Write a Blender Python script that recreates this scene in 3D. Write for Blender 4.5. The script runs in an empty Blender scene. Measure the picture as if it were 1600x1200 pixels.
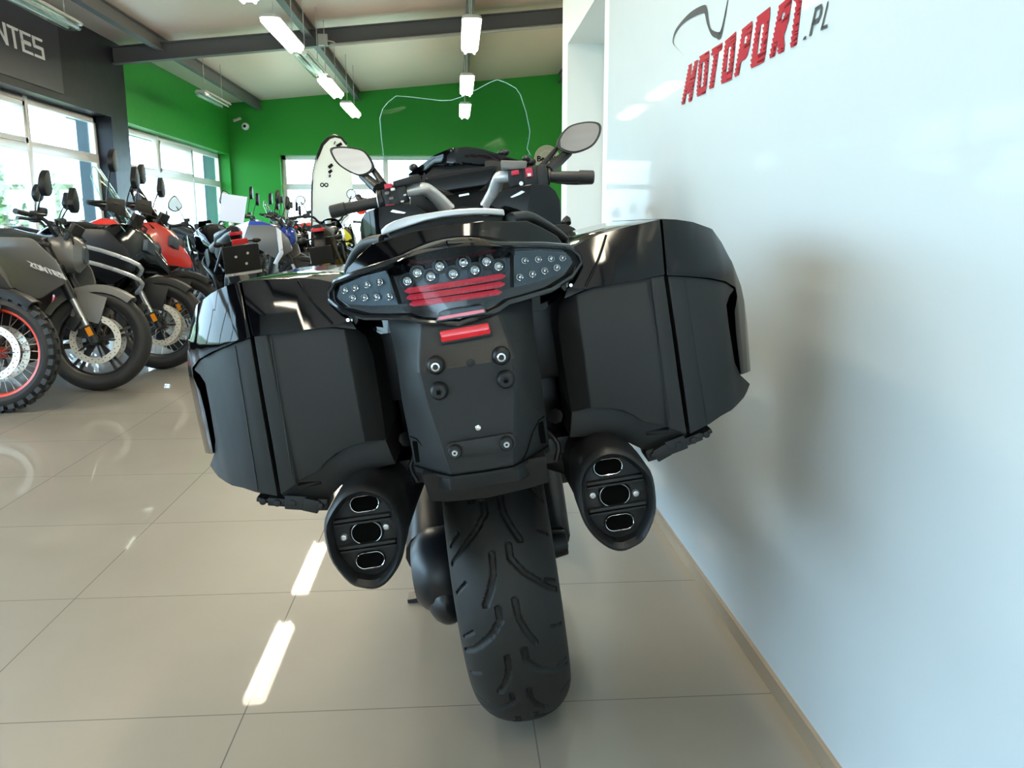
import bpy, bmesh, math, random
from mathutils import Vector, Matrix
random.seed(7)
S = bpy.context.scene
COL = S.collection
PI = math.pi
R = math.radians

# ------------------------------------------------------------------ camera
F, PITCH, YAW, ROLL = 1321.5, .1847, .0645, .0034
CAMP = Vector((0, 0, 1.0))
_fwd = Vector((math.sin(YAW)*math.cos(PITCH), math.cos(YAW)*math.cos(PITCH), -math.sin(PITCH)))
_rt = Vector((math.cos(YAW), -math.sin(YAW), 0)); _dn = _fwd.cross(_rt)
RT = math.cos(ROLL)*_rt + math.sin(ROLL)*_dn
DN = -math.sin(ROLL)*_rt + math.cos(ROLL)*_dn
cam_data = bpy.data.cameras.new('camera'); cam = bpy.data.objects.new('camera', cam_data); COL.objects.link(cam)
cam_data.sensor_width = 36; cam_data.lens = F/1600*36; cam_data.clip_start = .05; cam_data.clip_end = 300
cam.matrix_world = Matrix(((RT.x, -DN.x, -_fwd.x, CAMP.x), (RT.y, -DN.y, -_fwd.y, CAMP.y), (RT.z, -DN.z, -_fwd.z, CAMP.z), (0, 0, 0, 1)))
S.camera = cam

# ------------------------------------------------------------------ world, exposure
w = bpy.data.worlds.new('sky'); S.world = w; w.use_nodes = True
nt = w.node_tree; bg = nt.nodes['Background']
tc = nt.nodes.new('ShaderNodeTexCoord'); sp = nt.nodes.new('ShaderNodeSeparateXYZ'); cr = nt.nodes.new('ShaderNodeValToRGB')
nt.links.new(tc.outputs['Generated'], sp.inputs[0]); nt.links.new(sp.outputs['Z'], cr.inputs[0]); nt.links.new(cr.outputs[0], bg.inputs[0])
cr.color_ramp.elements[0].position = 0; cr.color_ramp.elements[0].color = (.60, .83, 1, 1)
cr.color_ramp.elements[1].position = .5; cr.color_ramp.elements[1].color = (.50, .72, 1, 1)
bg.inputs[1].default_value = 12.5
vs = S.view_settings
vs.view_transform = 'Standard'; vs.look = 'None'; vs.exposure = 0.12; vs.gamma = 1; vs.use_curve_mapping = False
S.display_settings.display_device = 'sRGB'

def portal(loc, rot, sx, sy):
    l = bpy.data.lights.new('window_portal', 'AREA'); l.shape = 'RECTANGLE'; l.size = sx; l.size_y = sy; l.cycles.is_portal = True
    o = bpy.data.objects.new('window_portal', l); COL.objects.link(o); o.location = loc; o.rotation_euler = rot
portal((-5.2, 9.0, 1.6), (0, R(-90), 0), 2.0, 20)
portal((-2.2, 19.5, 1.35), (R(-90), 0, 0), 3.6, 2.5)

# ------------------------------------------------------------------ materials
def mat(name, col, rough=.5, metal=0, spec=.5, coat=0, emis=None, es=0, bump=None):
    m = bpy.data.materials.new(name); m.use_nodes = True
    n = m.node_tree.nodes; b = n['Principled BSDF']; L = m.node_tree.links
    b.inputs['Base Color'].default_value = (*col, 1); b.inputs['Roughness'].default_value = rough
    b.inputs['Metallic'].default_value = metal; b.inputs['Specular IOR Level'].default_value = spec
    b.inputs['Coat Weight'].default_value = coat; b.inputs['Coat Roughness'].default_value = .05
    if emis: b.inputs['Emission Color'].default_value = (*emis, 1); b.inputs['Emission Strength'].default_value = es
    # a little procedural variation in gloss
    t = n.new('ShaderNodeTexCoord'); nz = n.new('ShaderNodeTexNoise'); nz.inputs['Scale'].default_value = 9
    mr = n.new('ShaderNodeMapRange'); mr.inputs[3].default_value = max(0, rough*.88); mr.inputs[4].default_value = min(1, rough*1.12)
    L.new(t.outputs['Object'], nz.inputs['Vector']); L.new(nz.outputs[0], mr.inputs[0]); L.new(mr.outputs[0], b.inputs['Roughness'])
    if bump:
        nb = n.new('ShaderNodeTexNoise'); nb.inputs['Scale'].default_value = bump[0]; bp = n.new('ShaderNodeBump')
        bp.inputs['Strength'].default_value = bump[1]; bp.inputs['Distance'].default_value = .001
        L.new(t.outputs['Object'], nb.inputs['Vector']); L.new(nb.outputs[0], bp.inputs['Height']); L.new(bp.outputs[0], b.inputs['Normal'])
    return m
def glassy(name, tint, gloss=.06, rough=.02, gcol=1.0):
    m = bpy.data.materials.new(name); m.use_nodes = True; n = m.node_tree.nodes; L = m.node_tree.links
    n.remove(n['Principled BSDF']); out = n['Material Output']
    tr = n.new('ShaderNodeBsdfTransparent'); tr.inputs[0].default_value = (*tint, 1)
    gl = n.new('ShaderNodeBsdfGlossy'); gl.inputs[0].default_value = (gcol, gcol, gcol, 1); gl.inputs[1].default_value = rough
    fr = n.new('ShaderNodeLayerWeight'); fr.inputs[0].default_value = .12
    mr = n.new('ShaderNodeMapRange'); mr.inputs[3].default_value = gloss*.6; mr.inputs[4].default_value = .5
    mx = n.new('ShaderNodeMixShader'); L.new(fr.outputs['Fresnel'], mr.inputs[0]); L.new(mr.outputs[0], mx.inputs[0])
    L.new(tr.outputs[0], mx.inputs[1]); L.new(gl.outputs[0], mx.inputs[2]); L.new(mx.outputs[0], out.inputs[0])
    return m
M = dict(
    matte=mat('matte_black_plastic', (.010, .0108, .0108), .5, spec=.42, bump=(900, .25)),
    matte2=mat('soft_black_plastic', (.007, .0075, .008), .45, spec=.4),
    gloss=mat('gloss_black_paint', (.0015, .0015, .002), .06, spec=.38),
    black=mat('black_metal', (.008, .008, .009), .35),
    rubber=mat('tyre_rubber', (.009, .0095, .009), .6, spec=.4, bump=(300, .2)),
    rubber2=mat('dark_tyre_rubber', (.014, .014, .014), .6),
    grip=mat('grip_rubber', (.016, .016, .017), .5),
    silver=mat('silver_paint', (.62, .63, .64), .28, .35),
    alu=mat('brushed_aluminium', (.55, .55, .55), .3, .9),
    chrome=mat('chrome', (.85, .85, .85), .06, 1),
    mirror=mat('mirror_glass', (.93, .93, .92), .01, 1),
    hole=mat('hole_shade_black', (.002, .002, .002), .9, spec=.05),  # flat near-black paints the inner shade of slots, seams and outlets
    brown=mat('heat_tinted_steel', (.06, .05, .042), .35, .8),
    redlens=mat('red_reflector_lens', (.65, .004, .012), .12, coat=.4),
    redstrip=mat('red_light_strip', (.62, .03, .06), .15, spec=.8),
    redbtn=mat('red_button', (.55, .02, .06), .35),
    smoke=mat('grey_lamp_reflector', (.065, .085, .105), .3, .4),
    lampblack=mat('dark_lamp_housing', (.012, .013, .014), .12, coat=.4),
    lens=glassy('clear_lens', (.93, .95, .96), .02, .03, .38),
    shield=glassy('clear_windscreen', (.86, .95, .93), .035),
    shieldedge=mat('windscreen_edge', (.30, .55, .48), .15, spec=.8),
    glass=glassy('window_glass', (.93, .97, .97), .03),
    smokeglass=glassy('smoked_windscreen', (.12, .12, .13), .08),
    white=mat('white_plastic', (.80, .80, .80), .3),
    amber=mat('amber_lens', (.85, .28, .01), .2),
    red=mat('red_paint', (.75, .035, .02), .2, coat=.5),
    blue=mat('blue_paint', (.012, .045, .33), .2, coat=.5),
    grey=mat('grey_satin_paint', (.17, .165, .155), .3, .3),
    ggreen=mat('dark_grey_paint', (.035, .05, .052), .25, .3, coat=.3),
    orange=mat('orange_red_rim_paint', (.65, .05, .02), .3),
    yellow=mat('yellow_paint', (.62, .60, .02), .35),
    disc=mat('brake_disc_steel', (.72, .68, .58), .35, .6),
    seat=mat('black_vinyl', (.012, .012, .013), .5),
    paper=mat('white_paper', (.70, .72, .82), .6),
    gold=mat('gold_anodised', (.5, .32, .06), .3, .8),
)

# ------------------------------------------------------------------ mesh builder
def ln(a, b, t): return a+(b-a)*t
def spl(pts, n=6, closed=True):
    P = [Vector(p) for p in pts]; N = len(P); out = []
    rng = range(N if closed else N-1)
    for i in rng:
        p0 = P[(i-1) % N] if closed or i > 0 else P[i]; p1 = P[i]; p2 = P[(i+1) % N]
        p3 = P[(i+2) % N] if closed or i+2 < N else p2
        for k in range(n):
            t = k/n
            out.append(.5*((2*p1)+(-p0+p2)*t+(2*p0-5*p1+4*p2-p3)*t*t+(-p0+3*p1-3*p2+p3)*t**3))
    if not closed: out.append(P[-1])
    return out
def rnd(pts, r, n=4):
    P = [Vector(p) for p in pts]; N = len(P); out = []
    for i in range(N):
        a, b, c = P[i-1], P[i], P[(i+1) % N]
        d1 = (a-b); d2 = (c-b); q = min(r, d1.length*.45, d2.length*.45)
        s = b+d1.normalized()*q; e = b+d2.normalized()*q
        for k in range(n+1):
            t = k/n; out.append((1-t)**2*s+2*t*(1-t)*b+t*t*e)
    return out
def frame(d):
    d = d.normalized(); a = Vector((0, 0, 1)) if abs(d.z) < .9 else Vector((1, 0, 0))
    u = d.cross(a).normalized(); return u, d.cross(u)
class Geo:
    def __init__(s): s.v = []; s.f = []; s.m = []; s.mi = 0; s.cuts = []
    def cut(s):
        # start a new separate piece: build() makes one object per piece
        if s.f: s.cuts.append((len(s.v), len(s.f)))
        return s
    def pieces(s):
        if not s.cuts: return [s]
        out = []; a, b = 0, 0
        for c, d in s.cuts+[(len(s.v), len(s.f))]:
            if d > b:
                g = Geo(); g.v = s.v[a:c]; g.f = [tuple(i-a for i in f) for f in s.f[b:d]]; g.m = s.m[b:d]; out.append(g)
            a, b = c, d
        return out
    def add(s, vs, fs):
        o = len(s.v); s.v += [Vector(v) for v in vs]; s.f += [tuple(i+o for i in f) for f in fs]; s.m += [s.mi]*len(fs); return s
    def box(s, c, d, rot=None, taper=1):
        c = Vector(c); vs = []
        for z in (-.5, .5):
            k = taper if z > 0 else 1
            for x, y in ((-.5, -.5), (.5, -.5), (.5, .5), (-.5, .5)): vs.append(Vector((x*d[0]*k, y*d[1]*k, z*d[2])))
        if rot is not None: vs = [rot @ v for v in vs]
        return s.add([v+c for v in vs], [(3, 2, 1, 0), (4, 5, 6, 7), (0, 1, 5, 4), (1, 2, 6, 5), (2, 3, 7, 6), (3, 0, 4, 7)])
    def bar(s, p0, p1, a, b, up=(0, 0, 1)):
        p0 = Vector(p0); p1 = Vector(p1); d = (p1-p0).normalized(); u = d.cross(Vector(up)).normalized(); v = u.cross(d); vs = []
        for p in (p0, p1):
            for i, j in ((-1, -1), (1, -1), (1, 1), (-1, 1)): vs.append(p+u*a/2*i+v*b/2*j)
        return s.add(vs, [(0, 1, 2, 3), (7, 6, 5, 4), (0, 4, 5, 1), (1, 5, 6, 2), (2, 6, 7, 3), (3, 7, 4, 0)])
    def loft(s, rings, closed=True, caps=True):
        n = len(rings[0]); vs = [p for r in rings for p in r]; fs = []
        for i in range(len(rings)-1):
            for j in range(n if closed else n-1):
                k = (j+1) % n; fs.append((i*n+j, i*n+k, (i+1)*n+k, (i+1)*n+j))
        if caps and closed: fs.append(tuple(range(n))[::-1]); fs.append(tuple((len(rings)-1)*n+j for j in range(n)))
        return s.add(vs, fs)
    def tube(s, pts, r, n=10, smooth=0, caps=True, flat=1):
        P = spl(pts, smooth, False) if smooth else [Vector(p) for p in pts]
        N = len(P); rs = r if isinstance(r, (list, tuple)) else [r]*N
        if len(rs) != N: rs = [ln(rs[int(i*(len(rs)-1)/(N-1))], rs[min(len(rs)-1, int(i*(len(rs)-1)/(N-1))+1)], (i*(len(rs)-1)/(N-1)) % 1) for i in range(N)]
        rings = []; u = None
        for i, p in enumerate(P):
            d = (P[min(i+1, N-1)]-P[max(i-1, 0)]).normalized()
            if u is None: u, v = frame(d)
            else:
                u = (u-d*u.dot(d)).normalized(); v = d.cross(u)
            rings.append([p+(u*math.cos(a)+v*math.sin(a)*flat)*rs[i] for a in [2*PI*k/n for k in range(n)]])
        return s.loft(rings, caps=caps)
    def cyl(s, p0, p1, r0, r1=None, n=20): return s.tube([p0, p1], [r0, r0 if r1 is None else r1], n)
    def lathe(s, prof, o=(0, 0, 0), ax=(1, 0, 0), n=40, closedprof=False):
        o = Vector(o); d = Vector(ax).normalized(); u, v = frame(d); P = prof+[prof[0]] if closedprof else prof; vs = []; fs = []
        m = len(P)
        for k in range(n):
            a = 2*PI*k/n; e = u*math.cos(a)+v*math.sin(a)
            vs += [o+d*h+e*r for r, h in P]
        for k in range(n):
            q = (k+1) % n
            for j in range(m-1): fs.append((k*m+j, q*m+j, q*m+j+1, k*m+j+1))
        return s.add(vs, fs)
    def ell(s, c, r, n=16, m=10):
        c = Vector(c); vs = []; fs = []
        for i in range(m+1):
            t = PI*i/m
            for k in range(n):
                a = 2*PI*k/n; vs.append(c+Vector((r[0]*math.sin(t)*math.cos(a), r[1]*math.sin(t)*math.sin(a), r[2]*math.cos(t))))
        for i in range(m):
            for k in range(n): fs.append((i*n+k, i*n+(k+1) % n, (i+1)*n+(k+1) % n, (i+1)*n+k))
        return s.add(vs, fs)
    def sheet(s, outline, plane, back, front, cu=(), cv=()):
        bm = bmesh.new(); f = bm.faces.new([bm.verts.new((p[0], p[1], 0)) for p in outline])
        for c in cu: bmesh.ops.bisect_plane(bm, geom=bm.verts[:]+bm.edges[:]+bm.faces[:], plane_co=(c, 0, 0), plane_no=(1, 0, 0))
        for c in cv: bmesh.ops.bisect_plane(bm, geom=bm.verts[:]+bm.edges[:]+bm.faces[:], plane_co=(0, c, 0), plane_no=(0, 1, 0))
        big = [q for q in bm.faces if len(q.verts) > 4]
        if big: bmesh.ops.triangulate(bm, faces=big)
        bm.verts.index_update(); n = len(bm.verts)
        fb = back if callable(back) else (lambda a, b: back); ff = front if callable(front) else (lambda a, b: front)
        mp = (lambda u, v, q: Vector((u, q, v))) if plane == 'xz' else (lambda u, v, q: Vector((q, u, v))) if plane == 'yz' else (lambda u, v, q: Vector((u, v, q)))
        vs = [mp(v.co.x, v.co.y, fb(v.co.x, v.co.y)) for v in bm.verts]+[mp(v.co.x, v.co.y, ff(v.co.x, v.co.y)) for v in bm.verts]
        fs = [tuple(v.index for v in q.verts) for q in bm.faces]; fs += [tuple(n+i for i in q[::-1]) for q in fs]
        for e in bm.edges:
            if len(e.link_faces) == 1: a, b = e.verts[0].index, e.verts[1].index; fs.append((a, b, n+b, n+a))
        bm.free(); return s.add(vs, fs)
    def mirror(s):
        n = len(s.v); k = len(s.f); s.v += [Vector((-v.x, v.y, v.z)) for v in s.v]
        s.f += [tuple(i+n for i in f[::-1]) for f in s.f]; s.m += s.m[:k]; return s
    def flip(s): s.v = [Vector((-v.x, v.y, v.z)) for v in s.v]; s.f = [f[::-1] for f in s.f]; return s
    def xf(s, mtx): s.v = [mtx @ v for v in s.v]; return s
    def mesh(s, name, mats, angle=35, bev=0, bseg=2, sub=0):
        me = bpy.data.meshes.new(name); me.from_pydata([tuple(v) for v in s.v], [], s.f)
        for m_ in (mats if isinstance(mats, (list, tuple)) else [mats]): me.materials.append(m_)
        for p, i in zip(me.polygons, s.m): p.material_index = i
        bm = bmesh.new(); bm.from_mesh(me); bmesh.ops.remove_doubles(bm, verts=bm.verts, dist=1e-5)
        bmesh.ops.recalc_face_normals(bm, faces=bm.faces)
        if bev:
            es = [e for e in bm.edges if len(e.link_faces) == 2 and e.calc_face_angle(0) > R(32)]
            if es: bmesh.ops.bevel(bm, geom=es, offset=bev, segments=bseg, affect='EDGES', profile=.6, clamp_overlap=True)
        bm.to_mesh(me); bm.free()
        for p in me.polygons: p.use_smooth = True
        me.set_sharp_from_angle(angle=R(angle))
        return me
    def build(s, name, mats, parent=None, angle=35, bev=0, bseg=2):
        os_ = [link(name, p.mesh(name, mats, angle, bev, bseg), parent) for p in s.pieces()]
        return os_[0]
def link(name, me, parent=None, mtx=None):
    o = bpy.data.objects.new(name, me); COL.objects.link(o)
    if parent is not None: o.parent = parent
    if mtx is not None: o.matrix_local = mtx
    return o
def tag(o, label=None, cat=None, group=None, kind=None):
    if label: o['label'] = label
    if cat: o['category'] = cat
    if group: o['group'] = group
    if kind: o['kind'] = kind
    return o
def thing(name, label, cat, loc=(0, 0, 0), rz=0, group=None):
    o = bpy.data.objects.new(name, None); COL.objects.link(o); o.location = loc; o.rotation_euler = (0, 0, rz); o.empty_display_size = .1
    return tag(o, label, cat, group)
def ray(px, py): return RT*((px-800)/F)+DN*((py-600)/F)+_fwd
def on(ax, val, px, py):
    d = ray(px, py); return CAMP+d*((val-CAMP[ax])/d[ax])

# ================================================================== THE HALL
WX, WY1, LX, BY, FY = .6787, 5.62, -4.8, 19.1, -6.5
def ceil_z(x): return 3.58+.092*(x-LX)

def floor_mat():
    m = bpy.data.materials.new('polished_beige_tiles'); m.use_nodes = True; n = m.node_tree.nodes; L = m.node_tree.links; b = n['Principled BSDF']
    t = n.new('ShaderNodeTexCoord'); s = n.new('ShaderNodeSeparateXYZ'); L.new(t.outputs['Object'], s.inputs[0])
    def mt(op, a, b_=None):
        q = n.new('ShaderNodeMath'); q.operation = op
        for i, v in enumerate((a, b_)):
            if v is None: continue
            if isinstance(v, (int, float)): q.inputs[i].default_value = v
            else: L.new(v, q.inputs[i])
        return q.outputs[0]
    cell = []; ds = []
    for k, off in (('X', -.457), ('Y', 1.6429)):
        a = mt('DIVIDE', mt('SUBTRACT', s.outputs[k], off), .6); fl = mt('FLOOR', a); cell.append(fl)
        fr = mt('SUBTRACT', a, fl); ds.append(mt('MINIMUM', fr, mt('SUBTRACT', 1.0, fr)))
    g = mt('LESS_THAN', mt('MINIMUM', ds[0], ds[1]), .0024)
    cb = n.new('ShaderNodeCombineXYZ'); L.new(cell[0], cb.inputs[0]); L.new(cell[1], cb.inputs[1])
    wn = n.new('ShaderNodeTexWhiteNoise'); L.new(cb.outputs[0], wn.inputs['Vector'])
    nz = n.new('ShaderNodeTexNoise'); nz.inputs['Scale'].default_value = 2.2; nz.inputs['Detail'].default_value = 6; L.new(t.outputs['Object'], nz.inputs['Vector'])
    r = n.new('ShaderNodeValToRGB'); L.new(nz.outputs[0], r.inputs[0])
    r.color_ramp.elements[0].position = .3; r.color_ramp.elements[0].color = (.228, .200, .158, 1)
    r.color_ramp.elements[1].position = .7; r.color_ramp.elements[1].color = (.262, .231, .185, 1)
    hs = n.new('ShaderNodeHueSaturation'); L.new(r.outputs[0], hs.inputs['Color'])
    L.new(mt('ADD', mt('MULTIPLY', wn.outputs['Value'], .06), .97), hs.inputs['Value'])
    mx = n.new('ShaderNodeMix'); mx.data_type = 'RGBA'; L.new(g, mx.inputs[0]); L.new(hs.outputs[0], mx.inputs[6]); mx.inputs[7].default_value = (.10, .085, .07, 1)
    L.new(mx.outputs[2], b.inputs['Base Color'])
    n2 = n.new('ShaderNodeTexNoise'); n2.inputs['Scale'].default_value = 1.3; n2.inputs['Detail'].default_value = 4; L.new(t.outputs['Object'], n2.inputs['Vector'])
    mr = n.new('ShaderNodeMapRange'); mr.inputs[3].default_value = .40; mr.inputs[4].default_value = .48; L.new(n2.outputs[0], mr.inputs[0])
    L.new(mt('ADD', mr.outputs[0], mt('MULTIPLY', g, .5)), b.inputs['Roughness'])
    b.inputs['Specular IOR Level'].default_value = 1.0; b.inputs['IOR'].default_value = 1.6; b.inputs['Coat Weight'].default_value = .45; b.inputs['Coat Roughness'].default_value = .025
    return m
def struct(g, name, m, **k):
    o = g.build(name, m, **k); o['kind'] = 'structure'; return o
struct(Geo().box((1, 7.5, -.06), (14, 25, .12)), 'floor', floor_mat())

def wallmat(name, col, rough, spec=.5, coat=0, cr_=.1):
    m = mat(name, col, rough, spec=spec, coat=coat, bump=(60, .05)); m.node_tree.nodes['Principled BSDF'].inputs['Coat Roughness'].default_value = cr_; return m
M['green'] = wallmat('green_wall_paint', (.022, .26, .030), .45, .25)
M['navy'] = wallmat('dark_wall_paint', (.009, .008, .014), .4, .25)
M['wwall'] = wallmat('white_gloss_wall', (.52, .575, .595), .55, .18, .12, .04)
M['wplain'] = wallmat('white_wall_paint', (.80, .80, .76), .5)
M['midgrey'] = wallmat('grey_wall_paint', (.62, .62, .60), .6)
M['frame'] = mat('white_window_frame', (.72, .73, .74), .3)
M['steel'] = mat('grey_steel_paint', (.105, .105, .108), .5)
M['steel2'] = mat('light_steel_edge', (.45, .45, .42), .5)
M['skirt'] = mat('beige_skirting_tile', (.30, .235, .165), .2)

def ceilmat():
    m = mat('ribbed_metal_ceiling', (.76, .61, .53), .4, .1); n = m.node_tree.nodes; L = m.node_tree.links
    t = n.new('ShaderNodeTexCoord'); wv = n.new('ShaderNodeTexWave'); wv.bands_direction = 'Y'; wv.inputs['Scale'].default_value = 3.2
    bp = n.new('ShaderNodeBump'); bp.inputs['Strength'].default_value = .18; bp.inputs['Distance'].default_value = .006
    L.new(t.outputs['Object'], wv.inputs['Vector']); L.new(wv.outputs[0], bp.inputs['Height']); L.new(bp.outputs[0], n['Principled BSDF'].inputs['Normal']); return m
x0, x1 = LX-.3, 7.2
g = Geo().add([(x0, FY, ceil_z(x0)), (x1, FY, ceil_z(x1)), (x1, BY+.3, ceil_z(x1)), (x0, BY+.3, ceil_z(x0)),
               (x0, FY, ceil_z(x0)+.15), (x1, FY, ceil_z(x1)+.15), (x1, BY+.3, ceil_z(x1)+.15), (x0, BY+.3, ceil_z(x0)+.15)],
              [(0, 1, 2, 3), (7, 6, 5, 4), (0, 4, 5, 1), (1, 5, 6, 2), (2, 6, 7, 3), (3, 7, 4, 0)])
struct(g, 'ceiling', ceilmat())

WT = .32   # wall thickness
def xwall(g, y0, y1, z0, z1, mi=0):
    g.mi = mi; g.box((LX-WT/2, (y0+y1)/2, (z0+z1)/2), (WT, y1-y0, z1-z0))
HEAD, SILL = 2.52, .35
wins = [(-3.6, 4.0), (4.62, 12.68), (13.3, 18.98)]
g = Geo()
for a, b in ((FY, -3.6), (4.0, 4.62), (12.68, 13.3)): xwall(g, a, b, 0, 3.62, 0)
for a, b in wins[:2]: xwall(g, a, b, 0, SILL, 0); xwall(g, a, b, HEAD, 3.62, 0)
xwall(g, 13.3, 18.98, 0, SILL, 1); xwall(g, 13.3, 18.98, HEAD, 3.62, 1); xwall(g, 18.98, BY+.3, 0, 3.62, 1)
struct(g, 'wall_left', [M['navy'], M['green']])
# far green wall with its window
bw = (on(1, BY, 437, 243).x, on(1, BY, 684, 243).x)
g = Geo()
def ywall(g, xa, xb, z0, z1, y=BY, t=.3): g.box(((xa+xb)/2, y+t/2, (z0+z1)/2), (xb-xa, t, z1-z0))
ywall(g, LX, bw[0], 0, 4.7); ywall(g, bw[1], 7.2, 0, 4.7); ywall(g, bw[0], bw[1], 2.52, 4.7); ywall(g, bw[0], bw[1], 0, .06)
struct(g, 'wall_back', M['green'])
struct(Geo().box((7.3, 9, 2.35), (.2, 27, 4.7)), 'wall_far_right', M['wplain'])
# wall behind the photographer with a glazed shop front
g = Geo()
for xa, xb, za, zb in ((LX-.3, 7.2, 0, 4.7),): g.box(((xa+xb)/2, FY-.15, (za+zb)/2), (xb-xa, .3, zb-za))
struct(g, 'wall_front', M['midgrey'])

def window(n, axis, a, b, z0, z1, pos, mull, trans, cas=(), thick=.07):
    def fr(g, u0, u1, za, zb, d=.07):
        if axis == 'x': g.box((pos, (u0+u1)/2, (za+zb)/2), (d, u1-u0, zb-za))
        else: g.box(((u0+u1)/2, pos, (za+zb)/2), (u1-u0, d, zb-za))
    g = Geo(); t = .09
    fr(g, a, a+t, z0, z1); fr(g, b-t, b, z0, z1); fr(g, a, b, z0, z0+t); fr(g, a, b, z1-t, z1)
    for m_ in mull: fr(g, m_-.055, m_+.055, z0, z1, .075)
    fr(g, a, b, trans-.06, trans+.06, .072)
    for c0, c1, ca, cb in cas:
        for (p, q, r_, s_) in ((c0, c0+.06, ca, cb), (c1-.06, c1, ca, cb), (c0, c1, ca, ca+.06), (c0, c1, cb-.06, cb)): fr(g, p, q, r_, s_, .1)
    o = struct(g, 'window_%d' % n, M['frame'], bev=.004)
    gp = Geo()
    if axis == 'x': gp.box((pos, (a+b)/2, (z0+z1)/2), (.006, b-a, z1-z0))
    else: gp.box(((a+b)/2, pos, (z0+z1)/2), (b-a, .006, z1-z0))
    gp.build('pane', M['glass'], o)
    return o
FX = LX-.25
window(1, 'x', 4.62, 12.68, SILL, HEAD, FX, [6.8, 8.75, 10.70], 1.95, [(8.8, 10.65, 1.98, 2.45)])
window(2, 'x', 13.3, 18.98, SILL, HEAD, FX, [15.16, 17.07], 1.90, [(15.2, 17.03, 1.93, 2.45)])
window(3, 'x', -3.6, 4.0, SILL, HEAD, FX, [-1.8, .1, 2.05], 1.95)
window(4, 'y', bw[0], bw[1], .06, 2.52, BY+.22, [on(1, BY+.22, 602, 243).x], 1.86)

# right hand partition with the shop sign, and the recessed door further on
g = Geo()
HD = 2.08
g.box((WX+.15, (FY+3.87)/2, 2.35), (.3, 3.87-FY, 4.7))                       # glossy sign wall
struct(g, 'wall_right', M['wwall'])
g = Geo()
ya, yb = 4.05, 5.36; wd = WX+.012
g.box((wd+.15, (3.87+ya)/2, 2.35), (.3, ya-3.87, 4.7)); g.box((wd+.15, (yb+WY1)/2, 2.35), (.3, WY1-yb, 4.7))
g.box((wd+.15, (ya+yb)/2, (HD+4.7)/2), (.3, yb-ya, 4.7-HD))
g.box((wd+.3+3.0, WY1-.15, 2.35), (6.1, .3, 4.7))
struct(g, 'wall_inner', M['wplain'])
g = Geo(); g.box((wd+.245, (ya+yb)/2, HD/2), (.045, yb-ya-.02, HD-.01))
door = struct(g, 'door_1', mat('white_door_paint', (.74, .78, .79), .35), bev=.003)
hp = on(0, wd+.21, 912, 331)
g = Geo(); g.cyl((wd+.222, hp.y, hp.z), (wd+.212, hp.y, hp.z), .026); g.cyl((wd+.212, hp.y, hp.z), (wd+.155, hp.y, hp.z), .0095)
g.tube([(wd+.16, hp.y, hp.z), (wd+.152, hp.y-.02, hp.z), (wd+.15, hp.y-.12, hp.z-.002)], .0095, 10)
g.cyl((wd+.222, hp.y, hp.z-.085), (wd+.212, hp.y, hp.z-.085), .022); g.box((wd+.205, hp.y, hp.z-.085), (.012, .01, .03))
tag(g.build('door_handle', M['alu'], door), 'chrome lever handle')
g = Geo(); g.box((WX-.005, (FY+3.87)/2, .02), (.010, 3.87-FY, .04)); struct(g, 'baseboard_right', M['skirt'])
g = Geo(); g.box((wd-.006, (3.87+ya)/2, .032), (.012, ya-3.87, .064)); g.box((wd-.006, (yb+WY1)/2, .032), (.012, WY1-yb, .064)); struct(g, 'baseboard_inner', M['skirt'])

# steelwork under the roof
def ibeam(name, p0, p1, h, wd_, edge=True):
    p0 = Vector(p0); p1 = Vector(p1); g = Geo()
    g.bar(p0, p1, .012, h); g.bar(p0+Vector((0, 0, h/2)), p1+Vector((0, 0, h/2)), wd_, .014); g.mi = 0
    g.bar(p0-Vector((0, 0, h/2)), p1-Vector((0, 0, h/2)), wd_, .014)
    return struct(g, name, M['steel'])
ibeam('trim_1', (LX-.0, 12.95, 3.385), (7.0, 12.95, 3.385+.092*11.8), .22, .13)
for i, x in enumerate((-4.13, -2.04, .24, 2.3, 4.3)):
    ibeam('trim_%d' % (i+2), (x, FY, ceil_z(x)-.10), (x, BY, ceil_z(x)-.10), .17, .10)
    
def tray():
    g = Geo(); z = lambda x: 3.26+.092*(x-LX)
    g.tube([(-1.75, 12.86, z(-1.75)), (7, 12.86, z(7))], .022, 6); g.box((-1.84, 12.82, 3.60), (.13, .07, .15)); g.tube([(-1.84, 12.82, 3.60), (-1.7, 12.84, 3.58), (-1.66, 12.86, z(-1.66))], .012, 6)
    return g
tag(tray().build('cable_conduit', M['steel2']), 'thin pale conduit and junction box fixed along the cross beam', 'conduit')

# fins and greenery outside
M['fin'] = mat('blue_grey_cladding', (.035, .058, .068), .6)
M['grass'] = mat('outdoor_grass', (.34, .38, .20), .9)
M['leaf'] = mat('tree_foliage', (.24, .32, .17), .9)
M['leaf2'] = mat('pale_tree_foliage', (.36, .42, .26), .9)
g = Geo(); g.box((on(1, 13.0, 131, 200).x, 13.0, 1.8), (.17, .12, 3.6)); struct(g, 'trim_8', M['fin'])
g = Geo(); g.box((on(1, 19.3, 329, 250).x, 19.3, 1.8), (.30, .12, 3.6)); g.box((-5.80, 16.5, 2.75), (.12, 5.6, .25)); struct(g, 'trim_9', M['fin'])
g = Geo(); g.add([(-70, -30, -.32), (-5.6, -30, -.32), (-5.6, 20, -.32), (40, 20, -.32), (40, 110, -.32), (-70, 110, -.32)], [(0, 1, 2, 3, 4, 5)]); tag(g.build('lawn', M['grass']), 'pale lawn outside the windows', 'lawn', kind='stuff')
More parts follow.
